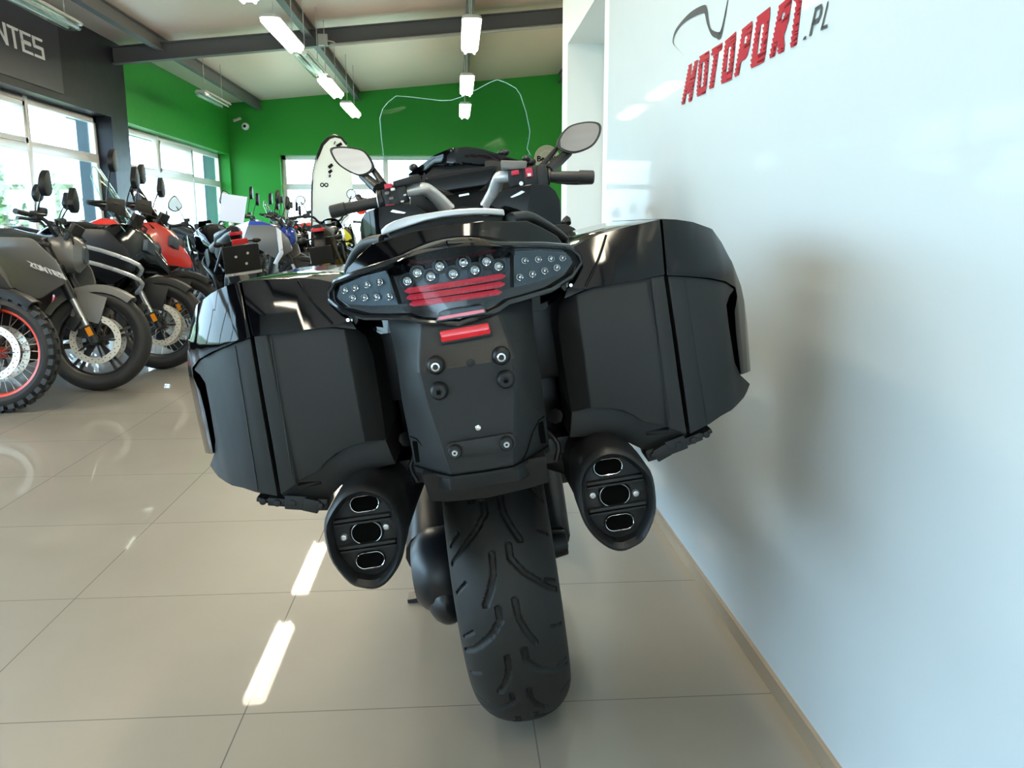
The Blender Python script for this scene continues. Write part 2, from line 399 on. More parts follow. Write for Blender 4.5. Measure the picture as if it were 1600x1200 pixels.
def tree(x, y, h, r, m, label):
    t = thing('tree', label, 'tree', (x, y, -.3), 0, 'trees outside the windows')
    Geo().tube([(0, 0, 0), (.1, 0, h*.4), (0, .1, h*.75)], [r*.08, r*.05, r*.03], 8).build('trunk', M['brown'], t)
    g = Geo(); rr = random.Random(int(x*10+y))
    for k in range(900):
        a, e, q = rr.uniform(0, 2*PI), rr.uniform(-1, 1), rr.uniform(.5, 1)**.5
        c = Vector((math.cos(a)*math.sqrt(1-e*e)*r*q, math.sin(a)*math.sqrt(1-e*e)*r*q, h*.62+e*h*.38*q))
        u = Vector((rr.gauss(0, 1), rr.gauss(0, 1), rr.gauss(0, 1))).normalized(); v = u.cross(Vector((rr.gauss(0, 1), rr.gauss(0, 1), 1))).normalized(); s_ = r*.13
        g.add([c-u*s_, c+v*s_*.6, c+u*s_, c-v*s_*.6], [(0, 1, 2, 3)])
    g.build('crown', m, t)
tree(-21.5, 44, 4.3, 2.9, M['leaf2'], 'green tree beyond the window next to the green wall corner')
tree(-27, 40, 3.0, 2.4, M['leaf'], 'lower bushy tree beyond the far left window')
for x, y, lb in ((-18, 20, 'low pale bush beyond the nearest window, at its right hand pane'), (-25, 29, 'farthest low pale bush beyond the nearest window'), (-17, 12, 'low pale bush beyond the nearest window, at the edge of the picture')):
    tree(x, y, 2.1, 2.4, M['leaf2'], lb)

# ------------------------------------------------------------------ fluorescent lamps
M['tube'] = mat('lit_fluorescent_tube', (1, 1, 1), .4, emis=(1, .88, .66), es=80)
M['tubeoff'] = mat('unlit_fluorescent_tube', (.85, .85, .82), .3)
M['diff'] = mat('lit_lamp_diffuser', (.9, .9, .85), .3, emis=(1, .90, .70), es=17)
M['diffoff'] = glassy('unlit_lamp_diffuser', (.8, .82, .8), .08, .1)
M['lamptop'] = mat('grey_lamp_tray', (.5, .5, .48), .4)
def lamp_meshes(lit):
    g = Geo(); L_ = 1.45
    prof = lambda s, y: [Vector((x*s, y, z)) for x, z in ((-.085, 0), (-.10, -.02), (-.10, -.035), (.10, -.035), (.10, -.02), (.085, 0))]
    g.loft([prof(.7, 0), prof(1, .04), prof(1, L_-.04), prof(.7, L_)]); tray_ = g.mesh('lamp_tray', M['lamptop'])
    g = Geo()
    pr = lambda s, y: [Vector((x*s, y, z)) for x, z in ((-.097, -.036), (-.092, -.07), (-.06, -.092*(.6+.4*s)), (.06, -.092*(.6+.4*s)), (.092, -.07), (.097, -.036))]
    g.loft([pr(.7, 0), pr(1, .05), pr(1, L_-.05), pr(.7, L_)]); dif = g.mesh('diffuser', M['diff'] if lit else M['diffoff'])
    g = Geo()
    for x in (-.05, .05): g.cut().cyl((x, .05, -.098 if lit else -.06), (x, L_-.05, -.098 if lit else -.06), .013, n=8)
    tb = [p.mesh('tube', M['tube'] if lit else M['tubeoff']) for p in g.pieces()]
    return tray_, dif, tb
LMESH = {k: lamp_meshes(k) for k in (True, False)}
def lamp(x, y, lit, label, z=3.06):
    t = thing('ceiling_lamp', label, 'lamp', (x, y, z), 0, 'hanging twin-tube lamps')
    a_, b_, c_ = LMESH[lit]; link('lamp_tray', a_, t); link('diffuser', b_, t)
    for q in c_: link('tube', q, t)
    zc = ceil_z(x)-z-.02
    Geo().cyl((0, .22, -.01), (0, .22, zc), .006, n=6).cut().cyl((0, 1.23, -.01), (0, 1.23, zc), .006, n=6).build('suspension_rod', M['steel2'], t)
lamp(-1.8, 8.95, True, 'lit lamp nearest the camera in the middle row')
lamp(-1.8, 10.75, False, 'unlit lamp between lit ones in the middle row')
lamp(-1.8, 12.45, True, 'lit lamp in the middle row just past the cross beam')
lamp(-1.8, 14.85, True, 'farthest lit lamp of the middle row, by the green wall')
lamp(.19, 8.9, True, 'largest lit lamp of the row above the windscreen')
lamp(.19, 12.15, True, 'lit lamp just above the windscreen top edge, second in its row')
lamp(.19, 14.9, True, 'farthest lit lamp, seen through the windscreen')
lamp(-3.86, 13.8, False, 'unlit lamp hanging in front of the green left wall')
lamp(-3.86, 8.0, False, 'unlit lamp by the dark wall at the top left corner')
lamp(-1.8, 6.75, True, 'lit lamp overhead, seen mirrored in the floor tiles')
for x, y, lb in ((-1.8, 2.6, 'added lamp in the middle row, out of view, lit as fill'), (.19, -1.6, 'added lamp beside the white wall, unseen behind the photographer'), (-1.8, -4.2, 'added lamp nearest the wall behind the photographer, unseen'),  # out of view, added to light the near end of the hall
                 (-3.86, 2.6, 'added lamp above the left windows, out of view, lit as fill'), (4.0, 8.9, 'lit lamp in the far hall hidden behind the white partition'), (4.0, 14.0, 'lit lamp in the far hall by the green wall, hidden by the partition'),
                 (.19, 1.1, 'added lamp above the tail of the touring motorcycle, unseen, lit as fill')):  # unseen, added to fill the shade around the bike
    lamp(x, y, True, lb)

# ------------------------------------------------------------------ writing
def strokes(ch):
    A = {'M': [(0, 0, 0, 1), (0, 1, .5, .35), (.5, .35, 1, 1), (1, 1, 1, 0)],
         'O': [(.15, .05, .85, .05), (.85, .05, 1, .25), (1, .25, 1, .75), (1, .75, .85, .95), (.85, .95, .15, .95), (.15, .95, 0, .75), (0, .75, 0, .25), (0, .25, .15, .05)],
         'T': [(0, .97, 1, .97), (.5, .97, .5, 0)],
         'P': [(0, 0, 0, 1), (0, .95, .8, .95), (.8, .95, 1, .8), (1, .8, 1, .62), (1, .62, .8, .45), (.8, .45, 0, .45)],
         'R': [(0, 0, 0, 1), (0, .95, .8, .95), (.8, .95, 1, .8), (1, .8, 1, .65), (1, .65, .8, .48), (.8, .48, 0, .48), (.45, .48, 1, 0)],
         'L': [(0, 1, 0, 0), (0, .04, 1, .04)], '.': [(.3, .06, .6, .06)],
         'N': [(0, 0, 0, 1), (0, .95, 1, .05), (1, 0, 1, 1)],
         'E': [(0, 0, 0, 1), (0, .95, 1, .95), (0, .5, .9, .5), (0, .05, 1, .05)],
         'S': [(1, .95, 0, .95), (0, .95, 0, .52), (0, .52, 1, .52), (1, .52, 1, .05), (1, .05, 0, .05)],
         'Z': [(0, .95, 1, .95), (1, .95, 0, .05), (0, .05, 1, .05)]}
    return A[ch]
def letter_strips(ch, sw, rows=40, jag=0, cols=90):
    out = []
    for r_ in range(rows):
        y = (r_+.5)/rows; run = None; tooth = jag*((r_ % 4)/3.0) if jag else 0
        for c in range(cols+2):
            x = -.2+1.4*c/cols; ins = False
            for (ax, ay, bx, by) in strokes(ch):
                dx, dy = bx-ax, by-ay; l2 = dx*dx+dy*dy; t = 0 if l2 == 0 else max(0, min(1, ((x-ax)*dx+(y-ay)*dy)/l2))
                ex, ey = (x-ax-t*dx), (y-ay-t*dy)
                if (ex/sw)**2+(ey/(sw*.55))**2 < 1: ins = True; break
            if ins and run is None: run = x
            if (not ins or c == cols+1) and run is not None: out.append((run-tooth, x, r_/rows, (r_+1)/rows)); run = None
    return out
M['signred'] = mat('red_sign_film', (.36, .010, .022), .6, spec=.12)
M['signgrey'] = mat('grey_sign_film', (.06, .063, .063), .6, spec=.15)
sign = thing('wall_sign', 'large red and grey lettering with a brush swoosh on the glossy white wall', 'sign', (WX, 2.1, 1.35))
def onw(px, py): return on(0, WX, px, py)
def wall_word(items, m, name, sx=WX-.0015):
    g = Geo()
    for ch, bl, br, tl, tr, sw, jag in items:   # corners: bottom left, bottom right, top left, top right as (y, z) on the wall
        for x0_, x1_, y0_, y1_ in letter_strips(ch, sw, jag=jag):
            def P(u, v): return (sx, ln(ln(bl[0], br[0], u), ln(tl[0], tr[0], u), v), ln(ln(bl[1], br[1], u), ln(tl[1], tr[1], u), v))
            j = jag*.0
            fu = lambda u: (u+sw*.8)/(1+1.6*sw); fv = lambda v: v
            a, b, c, d = P(fu(x0_), y0_), P(fu(x1_), y0_), P(fu(x1_), y1_), P(fu(x0_), y1_)
            g.add([Vector(q)-Vector(sign.location) for q in (a, b, c, d)], [(0, 1, 2, 3)])
    return g.build(name, m, sign)
def yz(px, py): p = onw(px, py); return (p.y, p.z)
redL = [('M', (1066, 164), (1081, 158), (1078, 101), (1091, 93), .20), ('O', (1089, 152), (1104, 145), (1094, 88), (1110, 78), .26), ('T', (1104, 142), (1121, 134), (1114, 76), (1130, 66), .26),
        ('O', (1127, 132), (1145, 124), (1134, 64), (1152, 48), .28), ('P', (1148, 121), (1168, 110), (1161, 45), (1178, 31), .28), ('O', (1173, 108), (1196, 96), (1184, 26), (1206, 9), .28),
        ('R', (1203, 92), (1226, 80), (1219, 8), (1240, -10), .28), ('T', (1230, 78), (1252, 67), (1243, -14), (1262, -30), .28)]
wall_word([(c, yz(*a), yz(*b), yz(*d), yz(*e), sw*1.1, .15) for c, a, b, d, e, sw in redL], M['signred'], 'red_lettering')
greyL = [('.', (1254, 64), (1262, 60), (1260, 40), (1268, 34), .3), ('P', (1265, 57), (1280, 50), (1275, 12), (1287, 4), .16), ('L', (1283, 48), (1293, 43), (1294, 3), (1303, -4), .16)]
wall_word([(c, yz(*a), yz(*b), yz(*d), yz(*e), sw, 0) for c, a, b, d, e, sw in greyL], M['signgrey'], 'grey_lettering')
up = [(1074, 91), (1057, 74), (1051.6, 65), (1055.5, 48), (1066, 33), (1081, 18), (1099.5, 8), (1105.5, 12), (1108.5, 35), (1114, 47), (1127.5, 48), (1133, 21), (1138, -2)]
lo = [(1075, 92), (1058.5, 75), (1053, 65), (1057, 51), (1068, 37), (1085, 26), (1099.5, 20.5), (1102, 22), (1105.5, 38), (1112, 54), (1119.5, 59.5), (1127.7, 57), (1134, 22), (1139, -2)]
g = Geo(); A = spl([(*yz(*p), 0) for p in up], 5, False); B = spl([(*yz(*p), 0) for p in lo[:len(up)-1]+[lo[-1]]], 5, False)
vs_ = [Vector((WX-.0015, p.x, p.y))-Vector(sign.location) for p in A]+[Vector((WX-.0015, p.x, p.y))-Vector(sign.location) for p in B]; n_ = len(A)
g.add(vs_, [(i, i+1, n_+i+1, n_+i) for i in range(n_-1)]); g.build('swoosh', M['signgrey'], sign)

board = thing('wall_banner', 'dark banner with white block lettering above the near left window', 'banner', (LX, 9.5, 3.0))
Geo().box((.012, -1.55, .05), (.02, 6.5, .88)).build('banner_board', mat('dark_blue_banner', (.022, .021, .036), .35), board)
g = Geo()
for ch, p0, p1 in (('Z', 9.01, 9.20), ('O', 9.285, 9.475), ('N', 9.56, 9.75), ('T', 9.835, 10.025), ('E', 10.11, 10.30), ('S', 10.385, 10.575)):
    for a, b, c, d in letter_strips(ch, .17, rows=30):
        yy = lambda u, v: ln(p0, p1, u)+.17-.03*v-9.5
        zz = lambda v: -.075+.225*v
        g.add([(.026, yy(a, c), zz(c)), (.026, yy(b, c), zz(c)), (.026, yy(b, d), zz(d)), (.026, yy(a, d), zz(d))], [(0, 1, 2, 3)])
g.build('white_lettering', mat('white_letters', (.75, .75, .78), .5), board)

# security cameras
for (px, py, rot) in ((372, 186, 1), (382, 197, 0)):
    p = on(1, BY-.1, px, py)
    t = thing('security_camera', ['small round white security camera on the green wall', 'small bullet security camera on a bracket, just left of the round one'][rot], 'camera', (p.x, BY, p.z))
    if rot: Geo().cyl((0, -.01, 0), (0, -.1, -.01), .018).cyl((-.09, -.14, -.04), (.06, -.1, .02), .03, n=12).build('housing', M['steel2'], t)
    else:
        Geo().cyl((0, 0, 0), (0, -.04, 0), .075).ell((0, -.05, 0), (.06, .04, .06)).build('housing', M['white'], t); Geo().cyl((0, -.07, 0), (0, -.1, 0), .03).build('eye', M['gloss'], t)

# ================================================================== THE TOURING MOTORCYCLE
BX, BYL, LEAN, BYAW = .1377, 1.67, .1407, .0262
T = Matrix.Translation((BX, BYL, 0)) @ Matrix.Rotation(-BYAW, 4, 'Z') @ Matrix.Rotation(-LEAN, 4, 'Y')
bike = bpy.data.objects.new('touring_motorcycle', None); COL.objects.link(bike); bike.matrix_world = T; bike.empty_display_size = .2
tag(bike, 'large black touring motorcycle with two hard panniers, seen from behind on the tiled floor', 'motorcycle')
TI = T.inverted()
def Lp(px, py, y):
    """point of the motorcycle's own x/z plane at depth y"""
    o = TI @ CAMP; d = TI.to_3x3() @ ray(px, py); t = (y-o.y)/d.y; return o+d*t
def Lf(px, py, fn):
    p = Lp(px, py, -.3)
    for _ in range(8): p = Lp(px, py, fn(p.x, p.z))
    return p
def xz(pts, fn):
    fn = fn if callable(fn) else (lambda a, b, c=fn: c)
    return [(q.x, q.z) for q in (Lf(px, py, fn) for px, py in pts)]

# ---- rear tyre with real grooves
def tyre_mesh():
    Rr, hw = .32, .095; g = Geo(); nc = 110
    angs = []; a = 0
    while a < 2*PI-1e-6:
        angs.append(a); vis = .25 < a < 2.6; a += (.0026/Rr if vis else .03)
    # grooves: lists of (s,t) with s running down the rear, t sideways
    G = []
    def curve(s0, side, kind):
        if kind == 0: pts = [(0, .014), (.022, .0135), (.050, .030), (.085, .066), (.10, .088)]
        else: pts = [(0, .011), (.035, .013), (.062, .021), (.088, .032)]
        G.append([(s0+s_, side*t_) for s_, t_ in pts])
    pit = .094
    for k in range(-1, 11):
        curve(k*pit-.01, -1, k % 2); curve(k*pit-.02, 1, (k+1) % 2)
        G.append([(k*pit+.035, -.060), (k*pit+.055, -.085)]); G.append([(k*pit+.050, .062), (k*pit+.060, .088)])
    import bisect
    segs = []
    for q in G:
        for i in range(len(q)-1): segs.append((q[i], q[i+1], (.0050 if len(q) > 2 else .0030)))
    segs.sort(key=lambda z: z[0][0])
    verts = []; m = nc+1
    for a in angs:
        # a measured from straight up, going to the rear (-y) then down
        s_ = Rr*(a-.30)
        near = [sg for sg in segs if sg[0][0]-.006 < s_ < sg[1][0]+.006] if .25 < a < 2.6 else []
        for j in range(m):
            u = j/nc*2-1; ang = u*1.35
            t = hw*math.sin(ang)/math.sin(1.35); drop = .063*((1-math.cos(ang))/(1-math.cos(1.35)))**1.08
            arc = u*hw*1.12
            dep = 0
            for (p, q, w_) in near:
                dx, dy = q[0]-p[0], q[1]-p[1]; l2 = dx*dx+dy*dy; k = max(0, min(1, ((s_-p[0])*dx+(arc-p[1])*dy)/l2))
                dd = math.hypot(s_-p[0]-k*dx, arc-p[1]-k*dy)
                if dd < w_: dep = max(dep, min(1, (w_-dd)/.0014))
            r = Rr-drop-dep*.0075
            verts.append(Vector((t, -math.sin(a)*r, .32+math.cos(a)*r)))
    n = len(angs)
    side = [(.088, .25), (.080, .225), (.062, .218)]
    g.add(verts, [(i*m+j, ((i+1) % n)*m+j, ((i+1) % n)*m+j+1, i*m+j+1) for i in range(n) for j in range(nc)])
    for sg in (-1, 1): g.lathe([(Rr-.063, sg*hw), (.248, sg*.096), (.228, sg*.086), (.216, sg*.068)], (0, 0, .32), n=64)
    return g
tyre_mesh().build('rear_tyre', M['rubber'], bike, angle=50)
g = Geo(); g.lathe([(.222, -.074), (.205, -.066), (.198, 0), (.205, .066), (.222, .074)], (0, 0, .32), n=48); g.cyl((-.09, 0, .32), (.10, 0, .32), .055)
for k in range(10):
    a = 2*PI*k/10; g.bar((0.0, .05*math.cos(a), .32+.05*math.sin(a)), (.02, .205*math.cos(a), .32+.205*math.sin(a)), .022, .03, up=(1, 0, 0))
g.build('rear_rim', M['black'], bike)
# final drive housing on the left, axle knob on the right, swingarm
c = Lp(676, 893, .0)
g = Geo(); g.lathe([(0, -.045), (.062, -.045), (.078, -.03), (.088, -.01), (.088, .03), (.07, .06), (0, .06)], (-.145, .0, .318), n=32)
g.tube([(-.15, .05, .335), (-.16, .3, .40), (-.14, .55, .45)], [.062, .055, .06], 16, 4); g.ell((-.13, -.02, .27), (.045, .075, .06))
g.build('final_drive', M['black'], bike)
g = Geo(); g.cyl((.095, 0, .335), (.132, 0, .335), .032, .026); g.cyl((.12, 0, .335), (.134, 0, .335), .014); g.tube([(.11, .02, .34), (.12, .3, .42), (.11, .55, .46)], [.032, .035, .04], 12, 4)
g.build('axle_cover', M['matte2'], bike, bev=.003)
g = Geo(); g.tube([(.03, -.05, .59), (.10, -.16, .575), (.155, -.22, .565)], .022, 14, 5); g.tube([(.10, -.02, .60), (.10, .25, .52), (.06, .6, .4)], .024, 12, 4); g.tube([(-.10, -.10, .585), (-.10, .25, .52), (-.06, .6, .4)], .024, 12, 4)
g.build('exhaust_pipe', M['brown'], bike)

# ---- mudguard / number plate carrier
def ring(z, wp, wo, yb_, yo, yf):
    return [Vector(p) for p in ((-wp, yb_, z), (-wp-.006, yb_+.006, z), (-wo, yo, z), (-wo, yf, z), (wo, yf, z), (wo, yo, z), (wp+.006, yb_+.006, z), (wp, yb_, z))]
g = Geo()
lv = [(.905, .050, .112, -.425, -.36, -.18), (.885, .055, .112, -.452, -.375, -.18), (.868, .057, .110, -.460, -.385, -.18), (.845, .062, .108, -.462, -.39, -.19), (.832, .064, .107, -.469, -.392, -.20), (.812, .066, .107, -.480, -.395, -.20),
      (.76, .062, .108, -.480, -.40, -.24), (.70, .052, .106, -.480, -.405, -.30), (.648, .045, .105, -.480, -.41, -.36)]
g.loft([ring(*q) for q in lv]); g.build('plate_carrier', M['matte'], bike, angle=24, bev=.002)
g = Geo()
lv = [(.652, .050, .098, -.466, -.405, -.33), (.625, .052, .098, -.462, -.40, -.33)]
g.loft([ring(*q) for q in lv])
P_ = xz([(660, 752), (700, 775), (862, 722), (862, 765), (770, 785), (690, 792), (672, 795), (664, 775)], -.43)
g.sheet([( -.092, .655), (.096, .655), (.096, .606), (.06, .600), (.0, .594), (-.06, .598), (-.088, .604)], 'xz', lambda u, v: -.455+(.655-v)*.5, lambda u, v: -.38, cv=(.63,))
g.build('mudguard', M['matte2'], bike, bev=.003)
# slots and seam lines at the lower corners
g = Geo()
for sx in (-1, 1):
    g.cut().box((sx*.096, -.418, .683), (.009, .012, .032))
g.build('carrier_slot', M['hole'], bike)
g = Geo()
for sx in (-1, 1):
    g.cut().tube([(sx*.104, -.412, .706), (sx*.094, -.424, .704), (sx*.082, -.438, .690), (sx*.070, -.452, .668), (sx*.060, -.464, .655)], .0009, 5)
g.cut().tube([(-.103, -.416, .660), (-.062, -.466, .656), (-.046, -.4812, .655), (0, -.4815, .654), (.046, -.4812, .655), (.062, -.466, .656), (.103, -.416, .660)], .0016, 5)
g.build('seam', M['hole'], bike)
yp = lambda z: -.480 if z > .76 else -.4805
for i, (px, py) in enumerate([(681, 571), (783, 556), (686, 611), (790, 593), (711, 703), (791, 690)]):
    p = Lp(px, py, -.484); g = Geo(); big = i < 4
    if big: g.lathe([(0, -.016), (.004, -.016), (.0045, -.012), (.009, -.012), (.0115, -.010), (.0135, -.004), (.0135, .004)], (p.x, -.481, p.z), (0, 1, 0), 28)
    else: g.lathe([(0, -.016), (.003, -.016), (.004, -.013), (.0085, -.013), (.0105, -.010), (.0105, .004)], (p.x, -.486, p.z), (0, 1, 0), 28)
    b_ = g.build('rubber_bush', M['matte2'], bike)
    g = Geo()
    if i in (0, 1): g.lathe([(.0040, -.0185), (.0062, -.0182), (.0066, -.0125), (.0040, -.0125)], (p.x, -.481, p.z), (0, 1, 0), 20, True); g.build('bolt', M['chrome'], b_)
    elif i in (4, 5): g.lathe([(.002, -.0175), (.004, -.0175), (.0044, -.013), (.002, -.013)], (p.x, -.486, p.z), (0, 1, 0), 20, True); g.build('bolt', M['alu'], b_)
    else: g.box((p.x, -.497, p.z), (.0055, .004, .0055)); g.build('bolt_hole', M['hole'], b_)
p = Lp(747, 668, -.482); g = Geo(); g.lathe([(0, -.004), (.0022, -.004), (.004, -.003), (.0042, .003)], (p.x, -.481, p.z), (0, 1, 0), 20); g.build('screw', M['chrome'], bike)
p = Lp(735, 567, -.482); g = Geo(); g.lathe([(0, -.001), (.0035, -.001), (.006, -.0004), (.006, .002)], (p.x, -.4805, p.z), (0, 1, 0), 20); g.build('blind_plug', M['matte2'], bike)
a, b = Lp(706, 704, -.484), Lp(796, 689, -.484); g = Geo()
g.sheet(rnd([(a.x-.008, a.z+.012), (b.x+.008, b.z+.012), (b.x+.009, b.z-.011), (a.x-.009, a.z-.011)], .009), 'xz', -.489, -.478); g.build('spacer_bar', M['matte'], bike, bev=.0015)
q = xz([(684, 516), (765, 502), (770, 523), (689, 538)], -.466)
g = Geo(); g.sheet(rnd(q, .002, 2), 'xz', -.467, -.452); rf = g.build('red_reflector_frame', M['matte2'], bike)
q = xz([(687, 518), (763, 504.5), (767, 521), (690, 535)], -.469); g = Geo(); g.sheet(rnd(q, .002, 2), 'xz', -.4695, -.464); g.build('red_reflector', M['redlens'], rf, bev=.001)

# ---- tail light
yt = lambda x, z: -.482+2.6*x*x
off = lambda fn, d: (lambda x, z: fn(x, z)+d)
cuts = [i*.02-.2 for i in range(21)]
def mirx(P): return [(-x, z) for x, z in P]
wing = xz([(800, 386), (830, 384.5), (860, 385), (888.5, 388), (902, 399), (905.6, 411), (888, 428), (865, 437), (841, 444), (794, 456)], yt)
house = xz([(733, 380), (799, 383), (849, 383), (890, 386), (905, 398), (909, 412), (894, 434), (862, 454), (794, 474), (778, 485), (760, 492), (718, 498)], yt)
house = [(0, .986)]+[p for p in house[1:-1]]+[(0, .872)]
house = house+[(-x, z) for x, z in house[1:-1]][::-1]
g = Geo(); g.sheet(house, 'xz', off(yt, .024), off(yt, .10), cuts); hs = g.build('tail_lamp_housing', M['lampblack'], bike, angle=50)
# rim all round
g = Geo(); g.tube([(x, yt(x, z)+.016, z) for x, z in house+[house[0]]], .0045, 8, caps=False); g.build('lamp_rim', M['lampblack'], hs)
field = xz([(803, 393), (846, 391), (884, 395), (894, 409), (878, 426), (845, 438), (803, 449)], off(yt, .02))
for sx in (1, -1):
    F_ = field if sx > 0 else mirx(field)
    g = Geo(); g.sheet(F_, 'xz', off(yt, .0165), off(yt, .03), cuts); fo = g.build('reflector_field', M['smoke'], hs, angle=50)
    W_ = wing if sx > 0 else mirx(wing)
    g = Geo(); g.sheet(W_, 'xz', yt, off(yt, .003), cuts); g.build('side_lens', M['lens'], hs, angle=50)
def led(px, py, r, parent, sx=1, halo=False):
    p = Lf(px, py, off(yt, .014)); x = p.x*sx; y = yt(x, 0)+.015
    g = Geo(); g.lathe([(r, -.004), (r*.82, -.0035), (r*.55, .0015), (0, .002)], (x, y, p.z), (0, 1, 0), 20); g.lathe([(r*1.12, -.003), (r*1.12, .002)], (x, y, p.z), (0, 1, 0), 20)
    g.ell((x, y-.001, p.z), (r*.42, r*.42, r*.42), 12, 8); g.mi = 1
    if halo: g.lathe([(r*1.25, -.001), (r*1.75, -.0035), (r*1.9, -.001), (r*1.9, .004)], (x, y, p.z), (0, 1, 0), 6 if halo == 2 else 24)
    g.build('led_reflector', [M['chrome'], M['smoke']], parent)
for px, py in ((820, 407), (841, 405), (861, 404), (879, 403), (812, 433), (832, 428), (851, 423), (870, 418)):
    for sx in (1, -1): led(px, py, .0048, hs, sx)
for k, (px, py) in enumerate(((636.5, 439), (652, 426), (673, 432), (687, 416), (708, 428), (724, 410), (742, 422), (760, 408.5), (779, 416))): led(px, py, .0058, hs, 1, 1)
clens = xz([(799, 389), (797, 449), (778, 473), (757, 480), (718, 486)], yt)
ctop = xz([(718, 384), (762.5, 382), (789, 384)], yt)
cl = [(0, .984)]+[ctop[1], ctop[2]]+clens[:-2]+[(.03, .892), (-.03, .892)]
cl = [(0, .984), (.04, .981), (.075, .974), (.089, .962), (.088, .920), (.070, .897), (.045, .889)]; cl = cl+[(-x, z) for x, z in cl[1:]][::-1]
g = Geo(); g.sheet(cl, 'xz', off(yt, -.004), yt, cuts); g.build('centre_lens', M['lens'], hs, angle=50)
g = Geo(); band = xz([(632, 428), (690, 410), (760, 398), (790, 400), (795, 424), (788, 431), (640, 453), (625, 450)], yt)
g.sheet(band, 'xz', off(yt, .020), off(yt, .03), cuts); tag(g.build('grey_lamp_panel', M['smoke'], hs, angle=50), 'smoky grey panel behind the clear lens')
for (a0, b0), (a1, b1) in (((632.5, 455.5), (790, 431)), ((635, 466), (789, 443.5)), ((640, 475.5), (784, 456))):
    P0, P1 = Lf(a0, b0, off(yt, .01)), Lf(a1, b1, off(yt, .01)); zc = (P0.z+P1.z)/2; n_ = 48; g = Geo(); rings = []
    for i in range(n_+1):
        x = ln(P0.x, P1.x, i/n_); y = yt(x, 0)+.010-(.0008 if i % 2 else 0); z = ln(P0.z, P1.z, i/n_); tp = min(1, min(i, n_-i)/3+.3)
        rings.append([Vector((x, y, z+.0046*tp)), Vector((x, y-.005*tp, z+.001)), Vector((x, y-.003*tp, z-.0035*tp)), Vector((x, y+.006, z-.0042*tp)), Vector((x, y+.006, z+.0046*tp))])
    g.loft(rings); g.build('red_light_strip', M['redstrip'], hs, angle=20)
q = xz([(681, 502), (686, 488), (700, 484), (752, 476), (758, 480), (760, 489)], -.462)
g = Geo(); g.sheet(q, 'xz', -.474, -.455); lo_ = g.build('plate_light', M['smoke'], hs, bev=.001)
q = xz([(684, 500.5), (757, 488), (756, 483), (686, 495)], -.476); g = Geo(); g.sheet(q, 'xz', -.4765, -.472); g.build('red_strip', M['redstrip'], lo_)
for px, py in ((545, 499), (891, 445)):
    p = Lp(px, py, -.36); g = Geo(); g.lathe([(0, -.01), (.0025, -.01), (.004, -.007), (.0065, -.006), (.007, 0)], (p.x, -.36, p.z), (0, 1, 0), 18); g.build('screw', M['chrome'], bike)
    Geo().cyl((p.x, -.354, p.z), (p.x, -.30, p.z), .013).build('screw_boss', M['black'], bike)

# ---- bodywork round the tail
yc = lambda x, z: -.40+2.0*x*x+.3*(z-.97)
tc_ = xz([(890, 388), (875, 366), (850, 352), (826, 341), (790, 340), (745, 338), (718, 338)], yc)
half = [(0, 1.012), (.055, 1.010), (.092, 1.004)]+[(x, z-.004) for x, z in tc_[:4][::-1]]+[(.192, .935), (.18, .89), (.13, .86)]
o_ = half+[(-x, z) for x, z in half[1:]][::-1]
g = Geo(); g.sheet(o_, 'xz', off(yc, .05), .15, cuts); g.build('tail_cowl', M['gloss'], bike, angle=45, bev=.004)
# curved visor above the lamp
g = Geo(); rings = []
for i in range(25):
    x = -.093+.186*i/24; t = 1-(x/.1)**2
    rings.append([Vector((x, yt(x, 0)-.001, .970+.010*t-.006*(1-t))), Vector((x, yt(x, 0)+.03, .976+.013*t-.01*(1-t))), Vector((x, yt(x, 0)+.10, .980+.014*t-.01*(1-t))), Vector((x, yt(x, 0)+.10, .955)), Vector((x, yt(x, 0)+.022, .952))])
g.loft(rings); g.build('lamp_visor', M['gloss'], bike, angle=40)
# lower dark fill beside the carrier
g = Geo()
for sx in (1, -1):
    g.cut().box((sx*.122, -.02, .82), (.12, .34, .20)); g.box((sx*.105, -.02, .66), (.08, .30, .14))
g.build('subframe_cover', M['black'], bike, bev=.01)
# grab handles
def handle(pts, name):
    P3 = [Lf(px, py, lambda x, z: -.40+1.6*abs(x)) for px, py in pts]; g = Geo()
    g.tube(P3, .0105, 12, 4); g.build(name, M['matte'], bike, angle=45)
handle([(798, 342), (812, 340), (826, 340), (850, 352), (874, 369), (893, 389), (900, 402)], 'grab_handle')
handle([(600, 375), (575, 380), (561, 391), (551, 408), (544, 428), (540, 446)], 'grab_handle')
# luggage rail
yr = lambda x, z: -.26+1.2*x*x
top = [(595, 359), (603, 352), (616, 345), (634, 339), (654, 335), (687, 330), (715, 326.5), (742, 325), (765, 325.5), (787, 327)]
bot = [(789, 337), (765, 335), (742, 335), (715, 336.5), (692, 339.5), (665, 345), (643, 352), (618, 360), (596, 368)]
g = Geo(); g.sheet(xz(top+bot, yr), 'xz', yr, off(yr, .07), cuts); tag(g.build('luggage_rail', M['silver'], bike, angle=40, bev=.003, bseg=3), 'silver luggage rail')
top = [(606, 366), (643, 353), (692, 340.5), (742, 337), (786, 338)]; bot = [(782, 351), (762, 350), (742, 349), (692, 352), (650, 362), (612, 376)]
g = Geo(); g.sheet(xz(top+bot, off(yr, .012)), 'xz', off(yr, .012), off(yr, .09), cuts)
for P4 in ([(620, 373), (672, 358), (671, 370), (668, 372), (622, 386)], [(712, 352), (770, 349), (778, 356), (770, 362), (722, 364)], [(600, 372), (613, 370), (612, 390), (604, 392)], [(780, 345), (790, 345), (793, 362), (784, 361)]):
    g.sheet(xz(P4, off(yr, .02)), 'xz', off(yr, .02), off(yr, .08))
g.build('rail_bracket', M['matte'], bike, bev=.002)
